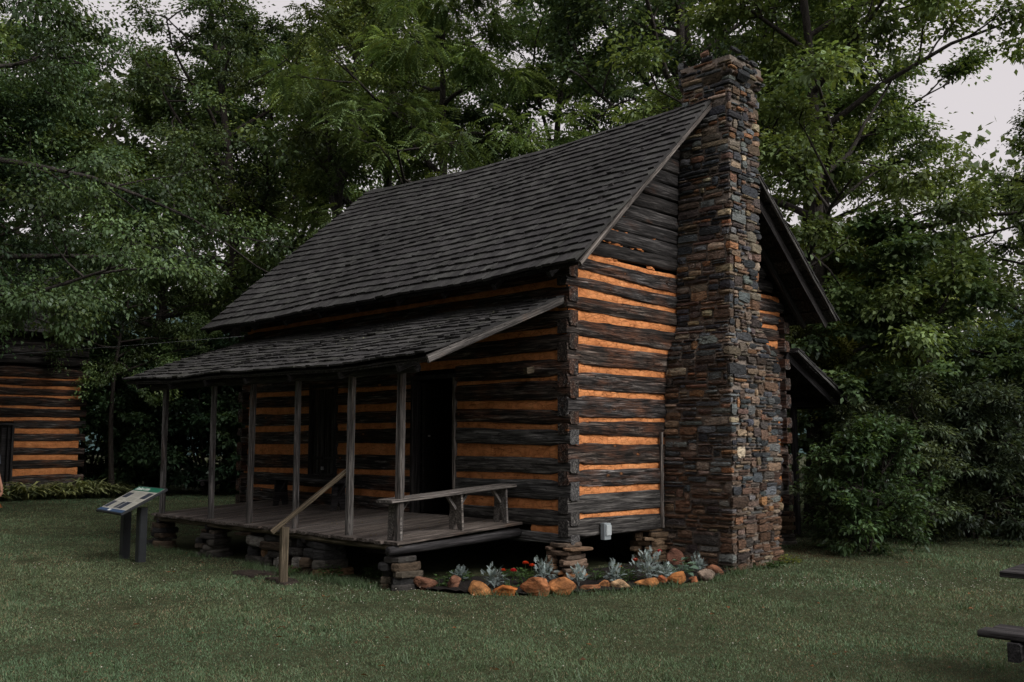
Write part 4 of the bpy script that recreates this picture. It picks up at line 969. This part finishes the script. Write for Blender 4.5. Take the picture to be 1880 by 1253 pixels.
# ------------------------------------------------------------------ trees
def grow(seed, H=14, base=3.0, rad=5.0, n_limb=16, n_sub=6, n_twig=5, per=60, leaf=(.16, .11), trunk_r=.22, lean=(0, 0), droop=.35, col=(.055, .085, .028), spread=.30, rise=.5, pinnate=False, stems=1, top=.92, flatk=1.0, sway=.4, tone=.3):
    g = np.random.RandomState(seed); wv = []; wf = []
    def add_tube(pts, rad_, n_):
        v, f = tube_vf(pts, rad_, n_, False); k = len(wv); wv.extend(v); wf.extend([[i + k for i in q] for q in f])
    twigs = []
    for st in range(stems):
        k = 9; ph = g.uniform(0, 6.28, 3); a0 = 6.28 * st / max(stems, 1) + g.uniform(-.4, .4); sp = (0 if stems == 1 else rad * .45)
        tp = []
        for i in range(k + 1):
            q = i / k; tp.append(np.array((lean[0] * q + sway * math.sin(q * 3.3 + ph[0]) * q + sp * math.cos(a0) * q, lean[1] * q + sway * math.sin(q * 2.7 + ph[1]) * q + sp * math.sin(a0) * q, -.15 + (H * top + .15) * q)))
        tr = [trunk_r * (1.25 if i == 0 else 1) * (1 - .80 * (i / k) ** .9) for i in range(k + 1)]; add_tube(tp, tr, 9 if stems == 1 else 5)
        tp = np.array(tp); nl = max(2, n_limb // stems); az = g.uniform(0, 6.28)
        for l in range(nl):
            q = (l + g.uniform(.2, .8)) / nl; z = base + (H * top - base) * q ** .95; tt = min(max((z + .15) / (H * top + .15), 0), 1) * k; i0 = min(int(tt), k - 1); p = tp[i0] + (tp[i0 + 1] - tp[i0]) * (tt - i0)
            prof = math.sin(min(1, .22 + .95 * (1 - q) ** .75) * 1.57) * (.62 + .38 * math.sin(3.14 * min(1, q * 1.3 + .15)))
            L = rad * prof * g.uniform(.75, 1.15); az += 2.4 + g.uniform(-.5, .5); el = rise * (.25 + 1.0 * q) + g.uniform(-.15, .25)
            d = np.array((math.cos(az) * math.cos(el), math.sin(az) * math.cos(el), math.sin(el))); pts = [p]; ns = 6
            for s_ in range(ns):
                d = d + np.array((g.normal(0, .13), g.normal(0, .13), g.normal(.0, .10) - .05 * droop)); d /= np.linalg.norm(d); pts.append(pts[-1] + d * L / ns)
            r0 = max(.025, trunk_r * .42 * (1 - .5 * q)); add_tube(pts, [r0 * (1 - .8 * i / ns) for i in range(ns + 1)], 5)
            pts = np.array(pts)
            for b in range(n_sub):
                tq = (.25 + .75 * (b + g.uniform(0, 1)) / n_sub) * ns; j = min(int(tq), ns - 1); sp_ = pts[j] + (pts[j + 1] - pts[j]) * (tq - j); dd = pts[j + 1] - pts[j]; dd /= np.linalg.norm(dd)
                d2 = dd * .55 + g.normal(0, .6, 3) * np.array((1, 1, .55)); d2 /= np.linalg.norm(d2); l2 = L * g.uniform(.18, .36) + .25; e = [sp_]; subtone = 1 + float(np.clip(g.normal(0, .32), -.5, .7))
                for s_ in range(3): d2 = d2 + g.normal(0, .16, 3) - np.array((0, 0, .06 * droop)); d2 /= np.linalg.norm(d2); e.append(e[-1] + d2 * l2 / 3)
                add_tube(e, [r0 * .32, r0 * .24, r0 * .16, r0 * .08], 4)
                for w in range(n_twig):
                    u = g.uniform(.45, 1.0) * 3; j2 = min(int(u), 2); b0 = e[j2] + (e[j2 + 1] - e[j2]) * (u - j2); d3 = d2 * .6 + g.normal(0, .6, 3) * np.array((1, 1, .6)); d3 /= np.linalg.norm(d3); l3 = g.uniform(.3, .8) * (rad / 5 + .35) * .72
                    add_tube([b0, b0 + d3 * l3 * .5, b0 + d3 * l3 + np.array((0, 0, -.1 * droop * l3))], [r0 * .10 + .004, r0 * .06 + .003, .002], 3); twigs.append((b0, d3, l3, subtone))
    T = len(twigs); B = np.array([t_[0] for t_ in twigs]); Dv = np.array([t_[1] for t_ in twigs]); Lg = np.array([t_[2] for t_ in twigs]); tone_t = (1 + g.normal(0, tone * .7, T).clip(-.45, .6)) * np.array([t_[3] for t_ in twigs])
    yel = g.uniform(0, 1, T) ** 3
    if not pinnate:
        idx = np.repeat(np.arange(T), per); n_ = len(idx); t_ = g.uniform(.05, 1.1, n_)
        off = g.normal(0, 1, (n_, 3)) * np.array((1, 1, .42 * flatk)) * (spread * Lg[idx])[:, None]
        pos = B[idx] + Dv[idx] * (Lg[idx] * t_)[:, None] + off
        d = Dv[idx] * .5 + off / (np.linalg.norm(off, axis=1, keepdims=True) + 1e-6) + g.normal(0, .35, (n_, 3)); d[:, 2] -= droop; d /= np.linalg.norm(d, axis=1, keepdims=True)
        nr = g.normal(0, .36, (n_, 3)); nr[:, 2] += 1
        L = leaf[0] * g.uniform(.65, 1.25, n_); W = leaf[1] * g.uniform(.7, 1.2, n_)
    else:
        m_ = 12; idx0 = np.repeat(np.arange(T), per); n0 = len(idx0); t0 = g.uniform(.1, 1.1, n0); off = g.normal(0, 1, (n0, 3)) * np.array((1, 1, .6)) * (spread * Lg[idx0])[:, None]
        p0 = B[idx0] + Dv[idx0] * (Lg[idx0] * t0)[:, None] + off; dr = Dv[idx0] * .5 + off / (np.linalg.norm(off, axis=1, keepdims=True) + 1e-6) + g.normal(0, .3, (n0, 3)); dr[:, 2] -= droop; dr /= np.linalg.norm(dr, axis=1, keepdims=True)
        n_r = g.normal(0, .3, (n0, 3)); n_r[:, 2] += 1; sd = np.cross(dr, n_r); sd /= np.linalg.norm(sd, axis=1, keepdims=True); RL = .32
        idx = np.repeat(idx0, m_); k_ = np.tile(np.arange(m_), n0); sgn = np.where(k_ % 2 == 0, 1.0, -1.0)[:, None]; q = ((k_ // 2) + .5) / (m_ / 2)
        rep = lambda a: np.repeat(a, m_, axis=0)
        pos = rep(p0) + rep(dr) * (q * RL)[:, None] - np.array((0, 0, 1)) * (.10 * q ** 2)[:, None]; d = rep(sd) * sgn + rep(dr) * .45 + np.array((0, 0, -.25)); d /= np.linalg.norm(d, axis=1, keepdims=True); nr = rep(n_r)
        n_ = len(idx); L = leaf[0] * g.uniform(.75, 1.2, n_); W = leaf[1] * g.uniform(.8, 1.2, n_)
    s = np.cross(d, nr); s /= np.linalg.norm(s, axis=1, keepdims=True) + 1e-9; up = np.cross(s, d)
    mid = pos + d * (L * .45)[:, None]; V = np.stack([pos, mid + s * (W / 2)[:, None] + up * (W * .18)[:, None], pos + d * L[:, None] - np.array((0, 0, 1)) * (L * .12)[:, None], mid - s * (W / 2)[:, None] + up * (W * .18)[:, None]], 1)
    c = (np.array(col) * np.array((1.0, 1.06, 1.0)))[None] * (tone_t[idx] * g.uniform(.75, 1.25, n_))[:, None]; c = c * (1 + np.array((.5, .22, -.1))[None] * (yel[idx] * .7)[:, None])
    return mesh(wv, wf, M['bark'], True), quads_mesh(V, 4, M['leaf'], np.clip(c, 0, 1))
def place(name, proto, loc, rz, sc, label, cat='tree', group='trees around the cabins'):
    o = tag(empty(name, (loc[0], loc[1], 0), R(rz)), label, cat, group)
    link('trunk' if cat == 'tree' else 'stem', proto[0], o, scale=sc); link('crown' if cat == 'tree' else 'foliage', proto[1], o, scale=sc); return o
P_GIANT = grow(11, 14, 3.4, 7.0, 24, 8, 6, 100, (.088, .058), .20, droop=.8, rise=.26, col=(.075, .115, .055), spread=.26)
P_DROOP = grow(12, 9.0, 4.0, 3.8, 20, 7, 5, 84, (.088, .058), .11, droop=.5, rise=.3, col=(.085, .13, .06), spread=.27)
P_MAPLE = grow(1, 15, 3.4, 5.4, 22, 5, 9, 60, (.125, .085), .26, spread=.27, col=(.118, .165, .075))
P_MAPLE2 = grow(2, 15, 4.0, 4.8, 20, 5, 9, 58, (.12, .082), .22, lean=(.8, -.6), sway=.6, spread=.27, col=(.105, .16, .078))
P_TALL = grow(3, 16, 6.0, 4.4, 16, 5, 9, 44, (.115, .075), .24, lean=(-.6, .5), sway=.7, rise=.9, spread=.27, col=(.122, .165, .085), droop=.25)
P_LOCUST = grow(4, 13.5, 4.6, 5.4, 17, 5, 7, 12, (.11, .046), .24, lean=(-.2, .7), sway=.8, pinnate=True, droop=.45, col=(.118, .172, .082), rise=.45)
P_LAYER = grow(5, 7, .8, 2.6, 18, 6, 5, 40, (.13, .11), .08, droop=.3, rise=.22, flatk=.5, col=(.115, .165, .075), spread=.26)
P_SMALL = grow(6, 5.5, 1.2, 1.9, 12, 5, 4, 9, (.11, .045), .06, pinnate=True, droop=.6, col=(.13, .15, .045))
P_SHRUB = grow(7, 4.2, .3, 2.3, 24, 6, 5, 44, (.14, .09), .05, stems=6, droop=.3, col=(.055, .095, .050), rise=.6)
P_FINE = grow(8, 2.2, .15, 1.35, 28, 6, 5, 40, (.085, .035), .025, stems=7, droop=.3, col=(.062, .085, .058), rise=.6, spread=.24)
P_BIG = grow(9, 2.15, .12, 1.0, 30, 6, 5, 14, (.115, .052), .025, stems=6, droop=.25, col=(.05, .088, .047), rise=.75, spread=.20, sway=.1)
TREES = [('droop_tree', P_DROOP, (2.75, 18.9), 200, .80, 'drooping tree beside the corner of the far left cabin, covering its roof'),
         ('droop_tree', P_DROOP, (-2.1, 15.1), 60, 1.05, 'drooping tree reaching in from the left edge above the far cabin door'),
         ('maple_tree', P_GIANT, (-3.95, 12.3), 20, 1.0, 'huge dark tree at far left with branches hanging over the small cabin'),
         ('maple_tree', P_MAPLE2, (3.2, 26.6), 110, 1.12, 'tree behind the far left cabin, left of the strap leaved row end'),
         ('maple_tree', P_MAPLE, (5.8, 22.9), 200, 1.0, 'pale green tree above the gap between the two cabins'),
         ('tall_tree', P_TALL, (6.4, 19.1), 60, 1.05, 'slender tree behind the left end of the porch roof'),
         ('tall_tree', P_TALL, (7.1, 14.1), 285, .98, 'leaning tree rising behind the far end of the roof ridge'),
         ('locust_tree', P_LOCUST, (7.4, 10.2), 95, 1.0, 'feathery leaved tree with dark curving trunk above the middle of the ridge'),
         ('maple_tree', P_MAPLE2, (12.5, 11.5), 330, 1.08, 'tall tree behind the feathery one, half way along the ridge'),
         ('tall_tree', P_TALL, (10.1, 6.1), 150, 1.08, 'fork limbed tree just left of the chimney top'),
         ('tall_tree', P_TALL, (13.4, 6.3), 20, 1.14, 'tall tree directly behind the chimney'),
         ('maple_tree', P_MAPLE, (8.7, 1.3), 75, .87, 'dense tree close behind the right gable, right of the chimney'),
         ('maple_tree', P_MAPLE2, (11.8, 2.3), 140, .85, 'second dark trunked tree right of the rear porch'),
         ('maple_tree', P_MAPLE, (15.6, 4.6), 250, .9, 'tree in the middle distance just right of the chimney'),
         ('tall_tree', P_TALL, (13.4, -1.9), 230, .57, 'shorter tree at the right edge under the open sky'),
         ('maple_tree', P_MAPLE2, (11.4, -3.1), 30, .6, 'leafy tree cut off by the right edge of the frame'),
         ('maple_tree', P_MAPLE2, (8.9, 22.3), 15, 1.15, 'distant tree left of the roof behind the slender one'),
         ('maple_tree', P_MAPLE, (.2, 27.5), 130, 1.1, 'distant tree directly behind the far left cabin'),
         ('layered_tree', P_LAYER, (8.5, -.9), 40, .82, 'low tree with flat leafy tiers behind the large shrub'),
         ('feathery_sapling', P_SMALL, (9.1, 1.4), 10, 1.05, 'yellow green feathery sapling seen under the right eaves'),
                 ('maple_tree', P_MAPLE, (10.3, 16.9), 190, 1.12, 'distant tree behind the left half of the ridge')]
for nm, pr, loc, rz, sc, lab in TREES: place(nm, pr, loc, rz, sc, lab)
SH = [(P_SHRUB, (2.9, 21.0), 10, .95, 'dark shrub beside the far left cabin wall'), (P_SHRUB, (4.9, 20.6), 80, 1.05, 'dark shrub seen left of the leftmost porch post'),
      (P_SHRUB, (5.3, 18.5), 190, 1.0, 'dark shrub behind the picnic table far back'), (P_SHRUB, (6.9, 17.8), 300, .95, 'dark shrub seen between the porch posts'), (P_SHRUB, (7.6, 15.9), 40, 1.0, 'dark shrub behind the far corner of the cabin'),
      (P_BIG, (4.85, -1.35), 0, .78, 'large glossy broad leaved shrub beside the chimney'), (P_FINE, (7.05, -1.0), 50, .95, 'fine leaved shrub right behind the large glossy one'), (P_FINE, (7.9, -1.75), 140, 1.05, 'fine leaved grey green shrub on the right lawn edge'),
      (P_FINE, (8.95, -2.25), 250, 1.15, 'bushy fine leaved shrub at the right edge of the frame'), (P_SHRUB, (9.0, -.2), 120, .6, 'dark shrub behind the fine leaved ones'), (P_SHRUB, (10.6, -2.2), 30, .75, 'tall dark shrub at the back right of the lawn')]
for pr, loc, rz, sc, lab in SH: place('shrub', pr, loc, rz, sc, lab, 'shrub', 'shrubs along the wood edge')
# far wood beyond the trees, and an added unseen ring shading the cabin front
def wood_with_shade_ring():
    g = np.random.RandomState(91); V = []; Cc = []
    for a in list(np.arange(-12, 104, 1.7)) + list(np.arange(104, 240, 4.2)):  # second range: nearer ring out of view, added to block sky light
        d = g.uniform(36, 50) if a < 104 else (g.uniform(19, 27) if a < 170 else g.uniform(14, 20)); x = CAM[0] + d * math.cos(R(a)); y = CAM[1] + d * math.sin(R(a)); h = (g.uniform(9, 13) if a < 50 else g.uniform(13, 19)) if a < 104 else g.uniform(11, 16); m_ = 1800
        p = g.normal(0, 1, (m_, 3)); p /= np.linalg.norm(p, axis=1, keepdims=True); p *= g.uniform(.6, 1, (m_, 1)); pos = p * np.array((2.4, 2.4, h * .52)) + np.array((x, y, h * .5))
        dd = g.normal(0, 1, (m_, 3)); dd /= np.linalg.norm(dd, axis=1, keepdims=True); nr = g.normal(0, .5, (m_, 3)); nr[:, 2] += 1; s = np.cross(dd, nr); s /= np.linalg.norm(s, axis=1, keepdims=True); L = g.uniform(.22, .42, (m_, 1)) * (1 if a < 104 else 1.6)
        V.append(np.stack([pos, pos + dd * L * .5 + s * L * .35, pos + dd * L, pos + dd * L * .5 - s * L * .35], 1)); Cc.append(np.array((.07, .10, .055))[None] * g.uniform(.5, 1.3) * g.uniform(.7, 1.3, (m_, 1)))
    tag(link('woodland', quads_mesh(np.concatenate(V), 4, M['leaf'], np.concatenate(Cc))), 'dark wood far behind the cabins, with an added unseen ring blocking light', 'woodland', kind='stuff')
wood_with_shade_ring()
pts = [(1.08 - 9 + 22 * i / 12, 14.6 + 9 - 22 * i / 12, 3.74 + .123 * (i * 22 / 12 - 9) + .3 * ((i - 6) / 6) ** 2) for i in range(13)]
o = link('overhead_wire', mesh(*tube_vf(pts, .004, 5), M['wire'], True)); tag(o, 'thin overhead wire crossing the leaves above the left porch roof', 'wire')

# ------------------------------------------------------------------ grass
def grass():
    g = np.random.RandomState(17); N = 900000
    D = 5.6 * (36 / 5.6) ** (g.uniform(0, 1, N) ** 1.25); lat = g.uniform(-1, 1, N) * (.60 * D + .6)
    x = CAM[0] + FWD[0] * D + RGT[0] * lat; y = CAM[1] + FWD[1] * D + RGT[1] * lat
    bare = vnoise(x, y, 1.1, 5) + .5 * vnoise(x, y, 3.7, 6)
    under = (x > -1.75 + .12 * np.sin(y * 5)) & (x < 6.3) & (y > .35 + .1 * np.sin(x * 7)) & (y < 7.6)
    chim_ = (x > 1.75) & (x < 3.15) & (y > -1.1) & (y < .4)
    from_poly = np.zeros(N, bool); bx = [p[0] for p in bed]; by = [p[1] for p in bed]; j = len(bed) - 1
    for i in range(len(bed)):
        cnd = ((by[i] > y) != (by[j] > y)) & (x < (bx[j] - bx[i]) * (y - by[i]) / (by[j] - by[i] + 1e-9) + bx[i]); from_poly ^= cnd; j = i
    lc = (x < 2.0) & (y > 19.3)
    keep = ~(under | chim_ | from_poly | lc) & (g.uniform(0, 1, N) > np.clip((bare - .75) * 1.6, 0, .85))
    x, y, D, bare = x[keep], y[keep], D[keep], bare[keep]; n_ = len(x)
    z = gz(x, y); clump = vnoise(x, y, 2.3, 9); tall = np.clip(vnoise(x, y, .9, 12) - .55, 0, 1)
    h = (.013 + .005 * clump.clip(-1, 1) + .03 * tall) * g.uniform(.6, 1.5, n_) * (1 + .02 * D); w = (.0008 + .00026 * D) * g.uniform(.7, 1.4, n_)
    a = g.uniform(0, 6.28, n_); bend = g.uniform(.2, 1.3, n_) * h; a2 = g.uniform(0, 6.28, n_)
    s = np.stack([np.cos(a), np.sin(a), np.zeros(n_)], 1) * w[:, None]; p = np.stack([x, y, z - .004], 1)
    tip = p + np.stack([np.cos(a2) * bend, np.sin(a2) * bend, h], 1)
    V = np.stack([p - s, p + s, tip], 1)
    big = vnoise(x, y, .55, 21); k = np.clip(.5 + .45 * big, 0, 1)[:, None]; c = np.array((.150, .196, .104)) * (1 - k) + np.array((.104, .184, .098)) * k
    dry = (g.uniform(0, 1, n_) < .10 + .22 * np.clip(bare, 0, 1))[:, None]; c = np.where(dry, np.array((.25, .20, .12)), c) * g.uniform(.6, 1.4, (n_, 1)) * (1 + .15 * clump[:, None])
    tag(link('lawn_grass', quads_mesh(V, 3, M['grass'], np.clip(c, 0, 1))), 'short mown grass of the lawn', 'grass', kind='stuff')
    # longer untrimmed grass along the stones, the piers and the porch front
    edge = [(-1.95, .55), (-1.6, -.05), (-1.25, -.52), (-.75, -.88), (-.25, -1.1), (.3, -1.2), (.9, -1.34), (1.5, -1.2), (1.9, -1.12), (3.1, -1.12), (3.25, -.4)]
    edge2 = [(-2.05, .95), (-2.0, 1.7), (-2.15, 2.6), (-2.0, 3.6), (-2.0, 4.9), (-2.05, 6.5)]
    Pt = []
    for ed, nb in ((edge, 2400), (edge2, 2800)):
        ed = np.array(ed); k_ = g.uniform(0, len(ed) - 1.001, nb); i_ = k_.astype(int); q_ = ed[i_] + (ed[i_ + 1] - ed[i_]) * (k_ - i_)[:, None]; dens = vnoise(q_[:, 0] * 3, q_[:, 1] * 3, 1.4, 41)
        q_ = q_ + g.normal(0, .06, (nb, 2)); Pt.append(q_[dens > -.15])
    for k_ in range(150):
        D_ = g.uniform(6, 15); l_ = g.uniform(-.52, .52) * D_; c_ = CAM[:2] + FWD * D_ + RGT * l_
        if (c_[0] > -2.3 and c_[1] > -1.5 and c_[0] < 6): continue
        Pt.append(c_ + g.normal(0, .05, (30, 2)))
    Pt = np.concatenate(Pt); ne = len(Pt); hh = g.uniform(.04, .11, ne); aa = g.uniform(0, 6.28, ne); a3 = g.uniform(0, 6.28, ne); ww = .0032
    pp = np.column_stack([Pt, np.full(ne, -.004)]); ss = np.column_stack([np.cos(aa), np.sin(aa), np.zeros(ne)]) * ww; tt_ = pp + np.column_stack([np.cos(a3) * hh * .6, np.sin(a3) * hh * .6, hh])
    tag(link('grass_tuft', quads_mesh(np.stack([pp - ss, pp + ss, tt_], 1), 3, M['grass'], np.array((.085, .13, .062)) * g.uniform(.5, 1.4, (ne, 1)))), 'longer grass tufts along the stones and across the lawn', 'grass', kind='stuff')
    FL = []; FC = []
    for k_ in range(170):
        D_ = g.uniform(5.8, 18); l_ = g.uniform(-.53, .53) * D_; c_ = CAM[:2] + FWD * D_ + RGT * l_
        if (c_[0] > -1.7 and c_[1] > -1.2 and c_[0] < 6): continue
        a_ = g.uniform(0, 6.28); FL.append(leaf_card((c_[0], c_[1], .028), (math.cos(a_), math.sin(a_), g.uniform(-.1, .3)), (g.uniform(-.4, .4), g.uniform(-.4, .4), 1), g.uniform(.03, .07), g.uniform(.018, .04), .3)); FC.append(np.array((.16, .075, .035)) * g.uniform(.5, 1.5))
    for k_ in range(60): FL.append(leaf_card((g.uniform(-1.85, -.1), g.uniform(.8, 6.4), 0), (math.cos(k_), math.sin(k_), .1), (0, 0, 1), g.uniform(.02, .05), .02, .3)); FC.append(np.array((.22, .17, .11)) * g.uniform(.5, 1.5))
    FL = np.array(FL); FL[-60:, :, 2] += .604 + .1 * FL[-60:, :1, 0] / 1.9 + .004
    tag(link('fallen_leaves', quads_mesh(FL, 4, M['leaf'], np.array(FC))), 'dry fallen leaves scattered over lawn and porch', 'leaves', kind='stuff')
    # clover
    m = 1500; cx = []; 
    D2_ = g.uniform(6.5, 13, m * 6); lt = g.uniform(-.5, .52, m * 6) * D2_; X = CAM[0] + FWD[0] * D2_ + RGT[0] * lt; Y = CAM[1] + FWD[1] * D2_ + RGT[1] * lt
    wgt = np.clip(vnoise(X, Y, 1.3, 31) * .5 + .1, .03, 1) * .35; wgt += 1.2 * np.exp(-(((X - 1.2) * .35 + (Y + 3.0) * .2) / .6) ** 2) * np.exp(-((D2_ - 10.7) / .55) ** 2) * (lt > 2.6); wgt += .7 * np.exp(-((X + 2.2) / .5) ** 2 - ((Y - .6) / 1.1) ** 2)
    inside = (X > -1.75) & (Y > -1.2) & (X < 3.2)
    ok = (g.uniform(0, 1, m * 6) < wgt * .45) & ~inside; X, Y = X[ok], Y[ok]; mb = []
    oc = np.array([(1, 0, 0), (0, 1, 0), (-1, 0, 0), (0, -1, 0), (0, 0, .8), (0, 0, -.8)]); tri = [(0, 1, 4), (1, 2, 4), (2, 3, 4), (3, 0, 4), (1, 0, 5), (2, 1, 5), (3, 2, 5), (0, 3, 5)]
    for xx, yy in zip(X, Y):
        r = random.uniform(.004, .008); c_ = np.array((xx, yy, random.uniform(.03, .055)))
        for t_ in tri: mb.append([c_ + oc[q] * r for q in t_])
    tag(link('clover_blossom', quads_mesh(np.array(mb), 3, M['clover'])), 'tiny white clover blossoms scattered over the lawn', 'clover', kind='stuff')
grass()

# ------------------------------------------------------------------ person at the left edge
def person():
    p = tag(empty('person', (-3.45, 9.24, 0), R(-45.7)), 'person with bare arms standing at the left edge of the frame', 'person')
    J = {'pel': ((0, 0, .95), .13), 'wai': ((0, 0, 1.10), .125), 'che': ((0, .0, 1.30), .15), 'nec': ((0, 0, 1.47), .055), 'hea': ((0, .01, 1.60), .085), 'top': ((0, .0, 1.70), .07)}
    E = [('pel', 'wai'), ('wai', 'che'), ('che', 'nec'), ('nec', 'hea'), ('hea', 'top')]
    for s, k in ((1, 'l'), (-1, 'r')):
        for n_, q, r in (('hip', (.10 * s, 0, .90), .095), ('kne', (.11 * s, .02, .50), .06), ('ank', (.12 * s, -.02, .09), .04), ('toe', (.13 * s, .17, .035), .035), ('sho', (.18 * s, 0, 1.40), .065), ('elb', (.25 * s, -.02, 1.12), .042), ('wri', (.29 * s, .06, .87), .028), ('pal', (.30 * s, .08, .79), .034)): J[n_ + k] = (q, r)
        E += [('pel', 'hip' + k), ('hip' + k, 'kne' + k), ('kne' + k, 'ank' + k), ('ank' + k, 'toe' + k), ('che', 'sho' + k), ('sho' + k, 'elb' + k), ('elb' + k, 'wri' + k), ('wri' + k, 'pal' + k)]
        for f_ in range(5):
            l = (.045, .075, .085, .078, .06)[f_]; q0 = J['pal' + k][0]; dx = (f_ - 2) * .014
            a = (q0[0], q0[1] + dx + (.02 if f_ == 0 else 0), q0[2] - .03); b = (a[0] - .006 * s, a[1] + (.03 if f_ == 0 else dx * .3), a[2] - l * .55); c = (b[0] - .016 * s, b[1], b[2] - l * .42)
            for nm, q in (('a', a), ('b', b), ('c', c)): J['f%s%d%s' % (k, f_, nm)] = (q, .009)
            E += [('pal' + k, 'f%s%da' % (k, f_)), ('f%s%da' % (k, f_), 'f%s%db' % (k, f_)), ('f%s%db' % (k, f_), 'f%s%dc' % (k, f_))]
    names = list(J); me = bpy.data.meshes.new('body'); me.from_pydata([J[n_][0] for n_ in names], [(names.index(a), names.index(b)) for a, b in E], []); me.materials.append(M['skin'])
    o = link('body', me, p); md = o.modifiers.new('skin', 'SKIN'); md.use_smooth_shade = True
    for i, n_ in enumerate(names): me.skin_vertices[0].data[i].radius = (J[n_][1],) * 2
    me.skin_vertices[0].data[0].use_root = True
    o.modifiers.new('sub', 'SUBSURF').levels = 1; o.modifiers['sub'].render_levels = 1
    def rings(rs, n_=14):
        v = []; f = []
        for (x, y, z, a, b) in rs:
            for i in range(n_): w = 6.2832 * i / n_; v.append((x + a * math.cos(w), y + b * math.sin(w), z))
        for l in range(len(rs) - 1):
            for i in range(n_): q = l * n_ + i; e = l * n_ + (i + 1) % n_; f.append((q, e, e + n_, q + n_))
        return v, f
    mb = MB(); mb.add(*rings([(0, 0, .86, .19, .15), (0, 0, 1.05, .175, .145), (0, 0, 1.3, .205, .17), (0, 0, 1.42, .20, .13), (0, 0, 1.48, .085, .085)]))
    for s in (1, -1): mb.add(*rings([(.17 * s, 0, 1.43, .07, .08), (.205 * s, 0, 1.33, .075, .078), (.235 * s, -.01, 1.2, .068, .07)]))
    link('shirt', mb.mesh(M['cloth'], True), p)
    mb = MB()
    for s in (1, -1): mb.add(*rings([(.07 * s, 0, .98, .13, .15), (.10 * s, 0, .80, .115, .12), (.11 * s, .015, .5, .085, .088), (.12 * s, -.01, .12, .07, .075)]))
    link('trousers', mb.mesh(M['cloth2'], True), p)
    mb = MB(); mb.add(*rings([(0, -.03, 1.56, .10, .09), (0, -.03, 1.64, .112, .11), (0, -.015, 1.71, .10, .105), (0, 0, 1.76, .05, .055), (0, 0, 1.775, .005, .005)])); link('hair', mb.mesh(M['hair'], True), p)
    link('nose', mesh([(-.012, .088, 1.58), (.012, .088, 1.58), (0, .118, 1.585), (0, .09, 1.625)], [(0, 1, 2), (1, 3, 2), (3, 0, 2), (0, 3, 1)], M['skin']), p)
    for s in (1, -1): mlink('eye', bevbox(.035 * s - .012, .035 * s + .012, .082, .094, 1.622, 1.634, .003), M['hair'], p); mlink('ear', bevbox(.092 * s - .01, .092 * s + .01, -.02, .02, 1.57, 1.63, .005), M['skin'], p)
    mlink('mouth', bevbox(-.025, .025, .084, .092, 1.54, 1.548, .002), M['flower_red'], p)
person()
